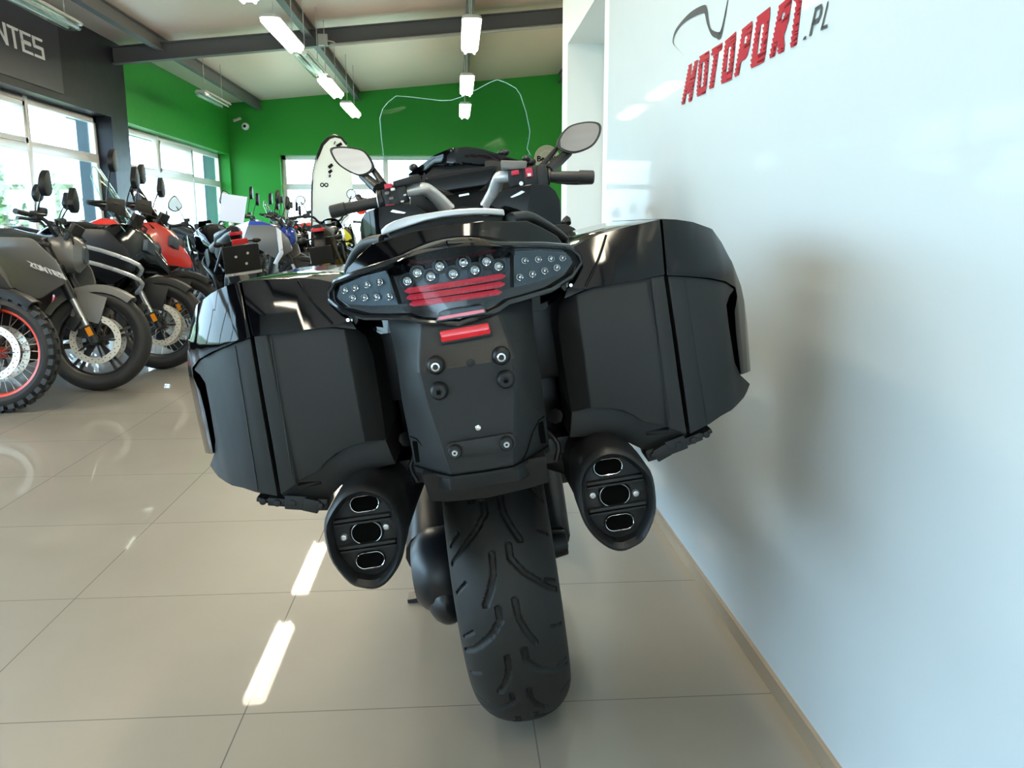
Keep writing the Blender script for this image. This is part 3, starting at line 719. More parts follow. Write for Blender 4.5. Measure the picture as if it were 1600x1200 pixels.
# seat
g = Geo(); rings = []
for y, w_, z in ((-.22, .10, .955), (-.1, .15, .965), (.1, .17, .95), (.25, .15, .90), (.5, .13, .875), (.68, .10, .90)):
    rings.append([Vector((w_*math.copysign(abs(math.cos(a))**.6, math.cos(a)), y, z-.05+.06*math.copysign(abs(math.sin(a))**.7, math.sin(a)))) for a in [2*PI*k/20 for k in range(20)]])
g.loft(rings); g.build('seat', M['seat'], bike, angle=60)
# tank
g = Geo(); rings = []
for y, w_, z, h in ((.58, .10, .93, .08), (.66, .15, .93, .13), (.8, .19, .93, .155), (.95, .20, .92, .15), (1.05, .16, .90, .14)):
    rings.append([Vector((w_*math.copysign(abs(math.cos(a))**.8, math.cos(a)), y, z-.02+h*math.sin(a))) for a in [2*PI*k/24 for k in range(24)]])
g.loft(rings); g.build('fuel_tank', M['gloss'], bike, angle=60)
# engine, frame and lower fairing (mostly in shadow)
g = Geo(); g.box((0, .85, .42), (.50, .42, .34)); g.box((0, .85, .62), (.36, .40, .16)); g.box((0, .5, .45), (.24, .4, .3))
g.build('engine', M['black'], bike, bev=.02)
g = Geo(); g.bar((0, .35, .62), (0, .9, .72), .22, .12); g.bar((-.1, -.2, .80), (-.1, .6, .74), .03, .05); g.bar((.1, -.2, .80), (.1, .6, .74), .03, .05); g.build('frame', M['black'], bike, bev=.006)

# ---- front fairing, instrument hood, inner panels
def yfair(x, z): return .74+.0*x
right = [(765, 322), (780, 300), (800, 293), (830, 288), (858, 289), (869, 298), (876, 312), (878, 335), (878, 362), (872, 372), (840, 350), (800, 338)]
for sx in (1, -1):
    P_ = xz(right, .74); P_ = P_ if sx > 0 else mirx(P_)
    g = Geo(); g.sheet(P_, 'xz', lambda x, z: .74+.45*max(0, abs(x)-.23), 1.15, [i*.03-.33 for i in range(23)]); g.build('side_fairing', M['gloss'], bike, angle=40, bev=.012, bseg=3)
    p = [Lp(px, py, .735) for px, py in ((797, 308), (815, 298), (820, 300), (811, 305), (800, 309))]
    g = Geo(); g.sheet([((q.x) * sx, q.z) for q in p], 'xz', .728, .745); g.build('chrome_trim', M['chrome'], bike)
g = Geo(); hood = xz([(637, 272), (652, 262), (665, 253), (680, 243), (703, 234), (728, 230.5), (753, 233), (775, 239), (797, 245), (830, 254), (846, 262), (848, 275), (820, 282), (775, 262), (728, 258), (676, 262), (655, 285), (640, 285)], 1.12)
g.sheet(hood, 'xz', lambda x, z: 1.08+.5*abs(x)**1.2, 1.42, [i*.03-.33 for i in range(23)]); g.build('instrument_hood', M['gloss'], bike, angle=40, bev=.006)
inner = xz([(657, 284), (663, 264), (678, 252), (775, 250), (800, 258), (822, 268), (830, 300), (800, 330), (700, 345), (640, 345), (640, 300)], 1.10)
g = Geo(); g.sheet(inner, 'xz', 1.11, 1.2); g.build('instrument_panel', M['matte2'], bike, bev=.006)
a, b = Lp(664, 278, 1.085), Lp(776, 258, 1.085); c_, d_ = Lp(764, 297, 1.085), Lp(665, 312, 1.085)
g = Geo(); g.sheet(rnd([(a.x, a.z), (b.x, b.z), (c_.x, c_.z), (d_.x, d_.z)], .01), 'xz', lambda x, z: 1.085, 1.115); sc = g.build('display_screen', M['gloss'], bike, bev=.003)
a, b = Lp(717, 306, 1.083), Lp(733, 303, 1.083); g = Geo(); g.bar((a.x, 1.083, a.z), (b.x, 1.083, b.z), .003, .006); g.build('display_badge', M['chrome'], sc)
g = Geo(); 
for (px, py, r_) in ((790, 238, .011), (783, 239, .009), (822, 248, .011), (831, 253, .012), (646, 262, .013), (655, 268, .014)): p = Lp(px, py, 1.18); g.cut().ell(p, (r_*1.2, r_, r_))
g.build('windscreen_mount', M['black'], bike)
# windscreen
ys = lambda x, z: 1.40-1.3*x*x-.55*(z-1.2)
so = [(600, 250), (596, 215), (593.5, 185), (598, 170), (606, 160), (619, 150), (640, 151.5), (670, 155), (690, 157.5), (706, 156.5), (722, 151), (745, 140), (765, 129), (777, 124.5), (792, 130), (806, 138), (813, 148), (822, 175), (828, 205), (827, 215), (823.5, 232), (829, 243)]
so2 = so+[(800, 262), (730, 272), (650, 268), (612, 262)]
P_ = xz(so2, ys); g = Geo(); g.sheet(P_, 'xz', ys, off(ys, .004), [i*.03-.33 for i in range(23)], [1.15+.04*i for i in range(9)])
ws = g.build('windscreen', M['shield'], bike, angle=80)
g = Geo(); g.tube([(x, ys(x, z), z) for x, z in xz(so, ys)], .0013, 6); g.build('screen_edge', M['shieldedge'], ws)

# ---- handlebar
YB = .86
def LB(px, py, y=YB): return Lp(px, py, y)
g = Geo()
g.tube([LB(762, 322, .95), LB(772, 300, .92), LB(778, 282, .89), LB(782, 277, .875), LB(792, 276, .865), LB(804, 276)], [.024, .020, .0185, .018, .017, .016], 16, 5); g.cut()
g.tube([LB(700, 328, .95), LB(683, 309, .92), LB(668, 297, .89), LB(661, 295, .875), LB(650, 297, .865), LB(634, 301)], [.024, .020, .0185, .018, .017, .016], 16, 5)
hb = tag(g.build('handlebar', M['silver'], bike, angle=60), 'silver cast handlebar risers')
for pts in (([(856, 276), (905, 276.5)], [(905, 276.5), (928, 277)]), ([(596, 315), (540, 326)], [(540, 326), (516, 332)])):
    (a, b), (c_, d_) = pts; A_, B_, D_ = LB(*a), LB(*b), LB(*d_)
    g = Geo(); g.tube([A_, A_+(B_-A_)*.06, A_+(B_-A_)*.08, B_], [.024, .024, .0165, .0165], 20); g.tube([B_, D_+(B_-D_)*.06, D_], [.0195, .0195, .016], 20)
    gp = g.build('grip', M['grip'], bike, angle=40)
# switch clusters
g = Geo(); a, b = LB(800, 277), LB(858, 277); d = (b-a)
g.tube([a, a+d*.95], [.024, .026], 14); g.box(a+d*.12, (.05, .05, .055)); g.box(a+d*.5, (.045, .055, .058)); g.box(a+d*.8, (.03, .06, .07)); swr = g.build('switch_housing', M['black'], bike, bev=.005)
p = LB(805, 270, .82); Geo().box(p, (.022, .012, .013)).build('red_switch', M['redbtn'], swr, bev=.002)
p = LB(826.5, 270, .815); Geo().box(p, (.02, .014, .026)).build('red_switch', M['redbtn'], swr, bev=.003)
p = LB(827, 273, .806); Geo().box(p, (.01, .002, .008)).build('white_mark', M['white'], swr)
p = LB(814, 287, .83); Geo().cyl(p, p-Vector((0, .012, 0)), .006).build('screw', M['chrome'], swr)
g = Geo(); a, b = LB(592, 316), LB(636, 301); d = b-a
g.tube([a, a+d*.2, a+d*.22, a+d*1.0], [.031, .033, .026, .026], 16)
for t_, s_ in ((.35, .055), (.6, .06), (.85, .05)): g.box(a+d*t_, (.028, .055, s_))
swl = g.build('switch_housing', M['black'], bike, bev=.004)
for px, py, sz, mt_ in ((607, 291, .02, 'redbtn'), (610, 324, .022, 'redbtn'), (605, 302, .012, 'grey'), (612, 310, .011, 'grey'), (614, 296, .011, 'white'), (629, 315, .009, 'alu'), (633, 305, .008, 'alu')):
    p = LB(px, py, .822); Geo().box(p, (sz*1.1, .016, sz*.7)).build('red_switch' if mt_ == 'redbtn' else 'button', M[mt_], swl, bev=.002)
P_ = LB(592, 316); Geo().tube([P_+Vector((.0, .0, 0))+Vector((0, math.cos(t)*.032, math.sin(t)*.034)) for t in [2*PI*k/20 for k in range(21)]], .0015, 5, caps=False).build('heater_ring', M['alu'], swl)
for q in (([(782, 251), (823, 252), (822, 264), (800, 266), (784, 265)], .84), ([(614, 284), (655, 272), (658, 282), (640, 289), (616, 293)], .84)):
    g = Geo(); g.sheet(xz(*q), 'xz', .82, .88); g.build('fluid_reservoir', M['grey'] if q[0][0][0] > 700 else M['matte'], bike, bev=.004)
# levers and hand guards in front of the bars
g = Geo(); g.tube([LB(850, 278, .90), LB(885, 285, .93), LB(925, 284, .95)], [.008, .007, .008], 8, 3); g.cut(); g.tube([LB(600, 318, .90), LB(565, 312, .93), LB(560, 308, .95)], [.008, .007, .010], 8, 3); g.build('lever', M['black'], bike)

# mirrors
def bar_mirror(out, stems, yy, tilt, name='rear_view_mirror'):
    cz = sum(Lp(px, py, yy).z for px, py in out)/len(out)
    fn = lambda x, z: yy+tilt*(z-cz)
    P2 = [Vector((x, z)) for x, z in xz(out, fn)]; P2 = spl([(p.x, p.y, 0) for p in P2], 4); c_ = sum(P2, Vector())/len(P2)
    g = Geo(); rings = []
    for k, dy in ((1.0, -.004), (1.03, .0), (1.0, .012), (.8, .03), (.4, .042)): rings.append([Vector((c_.x+(p.x-c_.x)*k, fn(p.x, p.y)+dy, c_.y+(p.y-c_.y)*k)) for p in P2])
    g.loft(rings)
    for a, b, r0, r1 in stems: A_, B_ = Lp(a[0], a[1], yy+.015), Lp(b[0], b[1], YB+.02); g.tube([A_, (A_+B_)/2+Vector((0, .01, 0)), B_], [r0, (r0+r1)/2, r1], 10, 3)
    mm = g.build(name, M['matte2'], bike, angle=50)
    g = Geo(); rim = [Vector((c_.x+(p.x-c_.x)*.90, fn(p.x, p.y)-.0062, c_.y+(p.y-c_.y)*.90)) for p in P2]
    g.loft([rim, [v+Vector((0, .003, 0)) for v in rim]]); g.build('mirror_glass', M['mirror'], mm, angle=60)
bar_mirror([(516.5, 233), (530, 229.5), (552, 231), (569, 236), (580, 249), (584.5, 262), (577, 271), (563, 275), (547, 269), (530, 258), (520.6, 246)],
           [((582, 264), (599, 289), .009, .011), ((566, 273), (592, 296), .014, .018)], .97, .30)
bar_mirror([(870, 227), (877, 210), (890.5, 197), (912, 191), (930, 191), (938.5, 197), (936, 213), (923.5, 229.5), (899, 239), (879.5, 236)],
           [((872, 230), (845, 261), .007, .009), ((888, 238), (856, 268), .014, .017)], .97, .30)

# ---- front wheel and fork (almost hidden behind the bodywork)
def torus_tyre(R_, hw, r_in, y, z=None, n=48):
    g = Geo(); z = R_ if z is None else z; pr = [(r_in, -hw*.7), (r_in+.02, -hw*.95), (R_-.05, -hw)]+[(R_-.05+.05*math.cos(t), hw*math.sin(t)) for t in [-1.2, -.8, -.4, 0, .4, .8, 1.2]]+[(R_-.05, hw), (r_in+.02, hw*.95), (r_in, hw*.7)]
    g.lathe(pr, (0, y, z), n=n, closedprof=True); return g
torus_tyre(.30, .06, .215, 1.68).build('front_tyre', M['rubber'], bike)
g = Geo(); g.lathe([(.22, -.05), (.2, 0), (.22, .05)], (0, 1.68, .3)); g.cyl((-.08, 1.68, .3), (.08, 1.68, .3), .04)
for k in range(10): a = 2*PI*k/10; g.bar((0, 1.68+.03*math.cos(a), .3+.03*math.sin(a)), (0, 1.68+.205*math.cos(a), .3+.205*math.sin(a)), .02, .025, up=(1, 0, 0))
g.build('front_rim', M['black'], bike)
for sx in (-1, 1): Geo().tube([(sx*.10, 1.68, .3), (sx*.10, 1.45, .85)], [.03, .028], 12).build('fork_leg', M['black'], bike)
g = Geo(); g.sheet(spl([(1.2, .35, 0), (1.5, .62, 0), (1.72, .8, 0), (1.80, .95, 0), (1.62, 1.12, 0), (1.4, 1.12, 0), (1.1, .95, 0), (.95, .7, 0)], 3), 'yz', -.23, .23); g.build('front_cowl', M['gloss'], bike, bev=.06, bseg=4)
g = Geo(); rings = []
for k in range(9):
    a = R(20+k*18); rings.append([Vector((x, 1.68+math.cos(a)*r_, .3+math.sin(a)*r_)) for x, r_ in ((-.07, .29), (-.06, .325), (0, .335), (.06, .325), (.07, .29), (0, .32))])
g.loft(rings); g.build('front_mudguard', M['gloss'], bike)
# engine guard pad and foot rest seen beyond the right handle
g = Geo(); q = xz([(871, 352), (884, 350), (897, 356), (903, 362), (903, 372), (899, 392), (880, 388)], .55); g.sheet(q, 'xz', .55, .75)
g.tube([Lp(880, 350, .6), Lp(886, 341, .62), Lp(888, 349, .6)], .008, 8, 3); g.build('knee_guard', M['matte2'], bike, bev=.008)
g = Geo(); q = xz([(900, 362), (904, 364), (905, 378), (901, 384)], .54); g.sheet(q, 'xz', .54, .6); g.build('guard_edge', M['silver'], bike)

# ---- panniers
def ylid(x, z=0):
    x = abs(x); K = [(.0, -.365), (.33, -.365), (.37, -.355), (.415, -.325), (.45, -.28), (.48, -.225), (.505, -.165), (.53, -.08), (.7, .0)]
    for (a, u), (b, v) in zip(K, K[1:]):
        if x <= b: return ln(u, v, (x-a)/(b-a))
    return 0
def ybody(x, z=0):
    x = abs(x)
    if x < .182: return ln(-.335, -.3625, max(0, (x-.148)/.034))
    return -.3625 if x < .297 else ln(-.3625, -.3665, min(1, (x-.297)/.004))
BODY = [(903, 459), (925, 450), (950, 445), (1037.5, 430), (1050, 515), (1060, 590), (1073, 678), (1047, 669), (1030, 663), (1007, 660), (992, 650), (973, 642), (950, 638.5), (920, 638), (893, 645), (885, 600), (872, 513), (873, 480), (882, 466)]
LOWER = [(893, 640), (920, 634), (960, 636), (1000, 650), (1040, 660), (1072, 668), (1074, 683), (1050, 690), (1020, 703), (1010, 706), (980, 691), (950, 680), (920, 681), (890, 684)]
LIDL = [(1043.5, 431), (1073, 432.5), (1107, 436), (1133, 441), (1147, 452), (1140, 462), (1135, 477), (1139, 510), (1148, 567), (1158, 587), (1172, 600), (1167, 613), (1152, 633), (1127, 650), (1100, 667), (1078.5, 678), (1068, 600), (1055, 510)]
COVI = [(882, 466), (893, 425), (895, 386), (915, 375), (940, 365), (985, 353), (1031, 343), (1035, 385), (1038.5, 429), (1000, 437), (950, 445), (915, 452)]
COVO = [(1035, 342), (1057, 343), (1083, 347), (1113, 358), (1127, 378), (1140, 403), (1158, 447), (1164, 475), (1168, 507), (1173, 580), (1157.5, 585), (1150, 520), (1148, 485), (1152, 463), (1149, 449), (1133, 439), (1107, 434), (1073, 431), (1042.5, 430), (1038.5, 385)]
cpx = [.182, .297, .301, .33, .35, .37, .39, .415, .43, .45, .459, .468, .483, .493, .505, .515]
def front(x, z=0): return .18-.5*max(0, abs(x)-.40)
for sx in (1, -1):
    def SX(g): return g if sx > 0 else g.flip()
    g = Geo(); g.sheet(xz(BODY, ybody), 'xz', ybody, front, cpx)
    g.sheet(xz(LOWER, -.335), 'xz', lambda x, z: -.345+.12*max(0, .20-x)+.3*max(0, .655-z), .15, [.2, .25, .3], [.655])
    pn = SX(g).build('pannier', M['matte'], bike, angle=28, bev=.003); tag(pn, 'right pannier' if sx > 0 else 'left pannier')
    g = Geo(); g.sheet(xz(LIDL, ylid), 'xz', ylid, front, cpx); SX(g).build('pannier_lid', M['matte'], pn, angle=28, bev=.004)
    yci = lambda x, z: -.371+.28*max(0, z-.885); yco = lambda x, z: ylid(x)-.006+(.24+min(.5, max(0, (abs(x)-.35)*4)))*max(0, z-.885)
    g = Geo(); g.sheet(xz(COVI, yci), 'xz', yci, .12, [.24, .235], [.887]); SX(g).build('gloss_cover', M['gloss'], pn, angle=28, bev=.003)
    g = Geo(); g.sheet(xz(COVO, yco), 'xz', yco, lambda x, z: max(ylid(x)+.06, front(x)-.03 if z > .80 else ylid(x)+.02), cpx, [.887]); SX(g).build('lid_handle', M['gloss'], pn, angle=28, bev=.003)
    # raised edge of the gloss cover
    a, b = Lf(947, 367, yci), Lf(915, 447, yci)
    g = Geo(); g.tube([(a.x, yci(0, a.z)-.0005, a.z), (ln(a.x, b.x, .45)+.003, yci(0, ln(a.z, b.z, .45))-.002, ln(a.z, b.z, .45)), (b.x, yci(0, b.z)-.001, b.z)], .0020, 6, 3); SX(g).build('cover_crease', M['gloss'], pn)
    # grooves in the shells
    g = Geo()
    a, b = Lp(1013, 440, -.367), Lp(1047, 655, -.367); g.tube([(a.x, -.3660, a.z), (b.x, -.3660, b.z)], .0012, 5); g.cut()
    a, b = Lf(1070, 436, ylid), Lf(1105, 660, ylid); g.tube([(ln(a.x, b.x, t), ylid(ln(a.x, b.x, t))-.0004, ln(a.z, b.z, t)) for t in [k/12 for k in range(13)]], .0011, 5)
    SX(g).build('moulded_groove', M['matte2'], pn)
    # latches and hinges below
    g = Geo(); rr = random.Random(3)
    for px, py, w_, h_ in ((1072, 681, .040, .014), (1050, 688, .034, .024), (1028, 699, .026, .022), (1012, 704, .016, .020), (1092, 672, .030, .008)):
        p = Lp(px, py, -.31); g.box(p, (w_, .06+.02*rr.random(), h_), Matrix.Rotation(-.25+rr.uniform(-.15, .15), 3, 'Y')); g.cyl(p-Vector((-.004, .036, 0)), p-Vector((-.004, .02, 0)), .006, n=12)
    g.tube([Lp(1000, 690, -.32), Lp(1010, 675, -.335), Lp(1045, 672, -.34)], .006, 6); SX(g).build('hinge_bracket', M['matte2'], pn, bev=.003)

# ---- silencers
def muffler(sx):
    out = [(.189, .648), (.212, .643), (.232, .628), (.254, .598), (.2575, .565), (.253, .530), (.233, .493), (.213, .481), (.192, .477), (.172, .486), (.152, .508), (.140, .535), (.136, .565), (.1385, .605), (.150, .628), (.168, .642)]
    out = [(x+(.0), z) for x, z in out]; c_ = Vector((.196, .563)); P2 = spl([(x, z, 0) for x, z in out], 3)
    def rg(k, y, sh=0): return [Vector((c_.x+(p.x-c_.x)*k+sh, y, c_.y+(p.y-c_.y)*k)) for p in P2]
    g = Geo(); g.loft([rg(.80, -.405), rg(.81, -.432), rg(.90, -.440), rg(.97, -.434), rg(1, -.420), rg(1, -.34), rg(.99, -.335), rg(.985, -.31)], caps=False)
    g.loft([rg(.97, -.33), rg(.93, -.15, -.01), rg(.85, .1, -.03), rg(.5, .22, -.05), rg(.2, .26, -.05)], caps=True)
    m_ = (g if sx > 0 else g.flip()).build('silencer', M['matte2'], bike, angle=40)
    tilt = lambda p: p
    g = Geo(); g.loft([rg(.82, -.412), rg(.82, -.40)]); 
    for z0, z1, xa, xb in ((.5905, .5925, .154, .242), (.5465, .5445, .152, .241)): g.bar((xa, -.416, z0), (xb, -.416, z0+.001), .012, .005); g.bar((xa, -.416, z0-.007), (xb, -.416, z0-.006), .010, .0035)
    (g if sx > 0 else g.flip()).build('end_plate', M['matte'], m_, bev=.001)
    for (x, z, a, b, nn) in ((.1905, .612, .0225, .0130, 3.2), (.1955, .565, .0238, .0185, 2.2), (.1975, .5195, .0225, .0130, 3.2)):
        if nn > 3: rr = lambda k, y: [Vector((x+(a-b)*(1 if math.cos(t) > 0 else -1)+b*k*math.cos(t), y, z+b*k*math.sin(t))) for t in [2*PI*(q+.5)/32 for q in range(32)]]
        else: rr = lambda k, y: [Vector((x+a*k*math.copysign(abs(math.cos(t))**(2/nn), math.cos(t)), y, z+b*k*math.copysign(abs(math.sin(t))**(2/nn), math.sin(t)))) for t in [2*PI*q/32 for q in range(32)]]
        g = Geo(); g.loft([rr(.97, -.4127), rr(.97, -.4131)]); o1 = (g if sx > 0 else g.flip()).build('outlet', M['hole'], m_)
        g = Geo(); g.tube([v for v in rr(.98, -.4150)]+[rr(.98, -.4150)[0]], .0007 if nn > 3 else .0006, 6, caps=False); (g if sx > 0 else g.flip()).build('outlet_ring', M['chrome'] if nn > 3 else M['alu'], m_)
        g = Geo(); g.loft([rr(1.02, -.4135), rr(1.08, -.4165), rr(1.14, -.4135)], caps=False); (g if sx > 0 else g.flip()).build('outlet_collar', M['black'], m_)
    for x, z in ((.161, .570), (.2285, .5625)):
        if sx < 0: x, z = x+.003, z
        g = Geo(); g.lathe([(0, -.002), (.0022, -.002), (.0024, -.0045), (.0044, -.004), (.0052, -.001), (.0062, 0)], (x, -.413, z), (0, 1, 0), 20); (g if sx > 0 else g.flip()).build('screw', M['alu'], m_)
muffler(1); muffler(-1)

# brackets, pedals and hardware between silencer and pannier
g = Geo()
for sx in (1, -1):
    g.cut().tube([(sx*.13, -.25, .665), (sx*.15, -.18, .64), (sx*.14, -.05, .62)], .014, 8, 3); g.box((sx*.125, -.20, .612), (.05, .10, .03)); g.tube([(sx*.1, -.28, .66), (sx*.125, -.3, .63), (sx*.118, -.3, .60)], .005, 6, 3)
    g.box((sx*.115, -.1, .60), (.05, .25, .05)); g.tube([(sx*.12, .1, .60), (sx*.24, .12, .52)], .016, 8)
g.build('bracket', M['black'], bike, bev=.004)
g = Geo()
for px, py, s_ in ((612, 735, .012), (628, 742, .010), (905, 700, .010), (918, 692, .011)): p = Lp(px, py, -.24); g.cut().cyl(p-Vector((0, .012, 0)), p+Vector((0, .012, 0)), s_)
g.cut().tube([Lp(626, 745, -.25), Lp(630, 762, -.25), Lp(622, 775, -.25)], .003, 6, 3); g.build('bracket_bolt', M['alu'], bike)
g = Geo(); g.tube([(-.10, .62, .30), (-.20, .55, .16), (-.255, .50, .045)], [.013, .012, .012], 10); g.box((-.262, .497, .045), (.06, .05, .012)); g.build('side_stand', M['black'], bike)

# ================================================================== THE PARKED MOTORCYCLES
WH = {}
def se(w_, h, n=20, p=.75, cx=0, y=0, cz=0):
    return [Vector((cx+w_*math.copysign(abs(math.cos(a))**p, math.cos(a)), y, cz+h*math.copysign(abs(math.sin(a))**p, math.sin(a)))) for a in [2*PI*k/n for k in range(n)]]
def wheel_meshes(style, rimmat, Rr, hw, knob):
    key = (style, rimmat, Rr, hw, knob)
    if key in WH: return WH[key]
    rin = Rr-.085; g = torus_tyre(Rr-(.012 if knob else 0), hw, rin, 0, 0, 56)
    if knob:
        for k in range(34):
            for j, (x, wd_) in enumerate(((-.6, .3), (0, .34), (.6, .3))):
                a = 2*PI*(k+(.5 if j == 1 else 0))/34; r_ = Rr-.012-(0 if j == 1 else .012)
                c = Vector((x*hw*1.15, math.cos(a)*r_, math.sin(a)*r_)); rot = Matrix.Rotation(a-PI/2, 3, 'X'); g.box(c, (hw*wd_*1.5, .034, .026), rot)
    tyre = g.mesh('tyre', M['rubber2'])
    g = Geo(); g.lathe([(rin+.004, -hw*.72), (rin-.012, -hw*.62), (rin-.020, -hw*.3), (rin-.020, hw*.3), (rin-.012, hw*.62), (rin+.004, hw*.72), (rin-.002, hw*.6), (rin-.002, -hw*.6)], n=56, closedprof=True)
    if style == 'cast':
        for k in range(5):
            for d in (-.11, .11):
                a = 2*PI*k/5+.3; b = a+d; g.bar((0, .03*math.cos(a), .03*math.sin(a)), (0, (rin-.01)*math.cos(b), (rin-.01)*math.sin(b)), .016, .022, up=(1, 0, 0))
    g.cyl((-hw*.9, 0, 0), (hw*.9, 0, 0), .034); rim = g.mesh('rim', M[rimmat], bev=.0)
    sp_ = None
    if style == 'spoke':
        g = Geo()
        for k in range(32):
            a = 2*PI*k/32; s_ = 1 if k % 2 else -1; b = a+.45*(1 if k % 4 < 2 else -1)
            g.cyl((s_*.032, .045*math.cos(b), .045*math.sin(b)), (0, (rin-.012)*math.cos(a), (rin-.012)*math.sin(a)), .0022, n=5)
        sp_ = g.mesh('spokes', M['alu'])
    g = Geo(); dr = .15
    for s_ in (-1, 1):
        g.lathe([(dr, s_*.055), (dr-.038, s_*.055), (dr-.038, s_*.060), (dr, s_*.060)], n=48, closedprof=True)
        for k in range(5): a = 2*PI*k/5; g.bar((s_*.055, .03*math.cos(a), .03*math.sin(a)), (s_*.055, (dr-.03)*math.cos(a), (dr-.03)*math.sin(a)), .006, .028, up=(1, 0, 0))
        for k in range(20):
            a = 2*PI*k/20; g.cyl((s_*.054, (dr-.012)*math.cos(a), (dr-.012)*math.sin(a)), (s_*.0612, (dr-.012)*math.cos(a), (dr-.012)*math.sin(a)), .0035, n=6)
            a += .15; g.cyl((s_*.054, (dr-.026)*math.cos(a), (dr-.026)*math.sin(a)), (s_*.0612, (dr-.026)*math.cos(a), (dr-.026)*math.sin(a)), .0035, n=6)
    mid = len(g.f)
    disc = g; dm = Geo(); dm.v = disc.v; dm.f = disc.f
    # ring faces take the steel, carrier arms and holes the black metal
    ring_f = 48*4; per = len(disc.f)//2
    dm.m = [0 if (i % per) < ring_f else 1 for i in range(len(disc.f))]
    dmesh = dm.mesh('brake_disc', [M['disc'], M['black']])
    WH[key] = (tyre, rim, sp_, dmesh); return WH[key]

def parked(label, x, y, head, sp):
    """a parked motorcycle: (x, y) is where its front tyre stands, head its heading in degrees (0 = away from the camera, -90 = to the right)"""
    G_ = lambda k, d: sp.get(k, d)
    kind = sp['kind']; WB = G_('wb', 1.42); H = G_('h', 1.0); steer = R(G_('steer', 0))
    t = thing('motorcycle', label, 'motorcycle', (0, 0, 0), R(head), 'motorcycles parked in the showroom')
    f = Matrix.Rotation(R(head), 3, 'Z') @ Vector((0, WB, 0)); t.location = (x-f.x, y-f.y, 0)
    t.rotation_euler = (0, R(-5), R(head)) if False else (0, 0, R(head))
    lean = R(G_('lean', -7)); t.matrix_world = Matrix.Translation(t.location) @ Matrix.Rotation(R(head), 4, 'Z') @ Matrix.Rotation(lean, 4, 'Y')
    Rf, Rr = G_('rf', .315), .315; body, acc, sidec = sp['body'], G_('accent', sp['body']), G_('side', 'matte2')
    tyF = wheel_meshes(G_('wheel', 'cast'), G_('rim', 'black'), Rf, G_('fw', .058), G_('knob', False)); tyR = wheel_meshes(G_('wheel', 'cast'), G_('rim', 'black'), Rr, .078, G_('knob', False))
    # steering axis
    rake = R(25); axn = Vector((0, -math.sin(rake), math.cos(rake))); piv = Vector((0, WB-.02, Rf))
    ST = Matrix.Translation(piv+Vector((0, -.05, 0))) @ Matrix.Rotation(steer, 4, axn) @ Matrix.Translation(-(piv+Vector((0, -.05, 0))))
    def L_(g, n_, m_, par=t, front=False, **k):
        if front: g.xf(ST)
        return g.build(n_, M[m_] if isinstance(m_, str) else m_, par, **k)
    F_ = ST @ Matrix.Translation((0, WB, Rf)); Rm = Matrix.Translation((0, 0, Rr))
    for (tm, A_, nm) in ((tyF, F_, 'front'), (tyR, Rm, 'rear')):
        link(nm+'_tyre', tm[0], t, A_); r_ = link(nm+'_rim', tm[1], t, A_)
        if tm[2]: link('spokes', tm[2], r_)
        link(nm+'_brake_disc', tm[3], t, A_)
    top = Vector((0, WB, Rf))+axn*(.66*H); mid = Vector((0, WB, Rf))+axn*.27
    for s_ in (-1, 1):
        off_ = Vector((s_*.095, 0, 0)); a = Vector((0, WB, Rf))+off_
        g = Geo(); g.tube([mid+off_, mid+off_+axn*.02, top+off_], [.026, .029, .029], 12); fo = L_(g, 'fork_leg', G_('fork', 'black'), front=True)
        g = Geo(); g.tube([a+axn*.06, mid+off_], [.0195, .0195], 12); L_(g, 'fork_slider', 'alu', fo, True)
        g = Geo(); g.tube([a-axn*.03, a+axn*.09], [.03, .026], 10); g.box(a+Vector((s_*.0, -.05, .04)), (.03, .07, .05)); L_(g, 'fork_foot', 'black', fo, True, bev=.003)
        g = Geo(); g.box(a+Vector((s_*.03, -.015, .045)), (.006, .03, .055), Matrix.Rotation(rake, 3, 'X')); L_(g, 'amber_reflector', 'amber', fo, True)
        g = Geo(); c_ = a+Vector((0, -.10, .10)); g.box(c_, (.05, .05, .10), Matrix.Rotation(-.6, 3, 'X')); L_(g, 'brake_caliper', 'black', fo, True, bev=.008)
    # front mudguard
    g = Geo(); rings = []; hi = kind == 'dirt'
    a0, a1 = (50, 150) if not hi else (60, 120)
    for k in range(11):
        a = R(ln(a0 if not hi else 62, a1 if not hi else 118, k/10)); rr_ = Rf+(.022 if not hi else .20); w_ = .062 if not hi else .055
        rings.append([Vector((xx, WB+math.cos(a)*(rr_+q), Rf+math.sin(a)*(rr_+q))) for xx, q in ((-w_, -.045), (-w_*.95, .0), (0, .010), (w_*.95, .0), (w_, -.045), (w_*.8, -.02), (0, .002), (-w_*.8, -.02))])
    g.loft(rings)
    if not hi:
        for s_ in (-1, 1): g.box((s_*.072, WB-.03, Rf+.20), (.012, .17, .17), Matrix.Rotation(-.3, 3, 'X'))
    L_(g, 'front_mudguard', G_('fender', 'matte2'), front=True, bev=.002)
    # triple clamp, bars
    hz = top.z+(.10 if kind in ('adv', 'dirt') else .06); bw_ = .40 if kind in ('adv', 'dirt') else .36; by = top.y+.05
    g = Geo(); g.box(top-axn*.03, (.25, .07, .03)); g.box(top-axn*.18, (.25, .08, .04)); L_(g, 'fork_clamp', G_('clamp', 'black'), front=True, bev=.006)
    g = Geo(); g.tube([(-bw_*.62, by-.06, hz+.07), (-bw_*.4, by-.01, hz+.05), (-.09, by+.02, hz-.02), (.09, by+.02, hz-.02), (bw_*.4, by-.01, hz+.05), (bw_*.62, by-.06, hz+.07)], .012, 10, 4)
    for s_ in (-1, 1): g.tube([(s_*.06, by+.02, hz-.02), (s_*.06, by+.01, top.z-.04)], .014, 8)
    hb_ = L_(g, 'handlebar', G_('bar', 'black'), front=True)
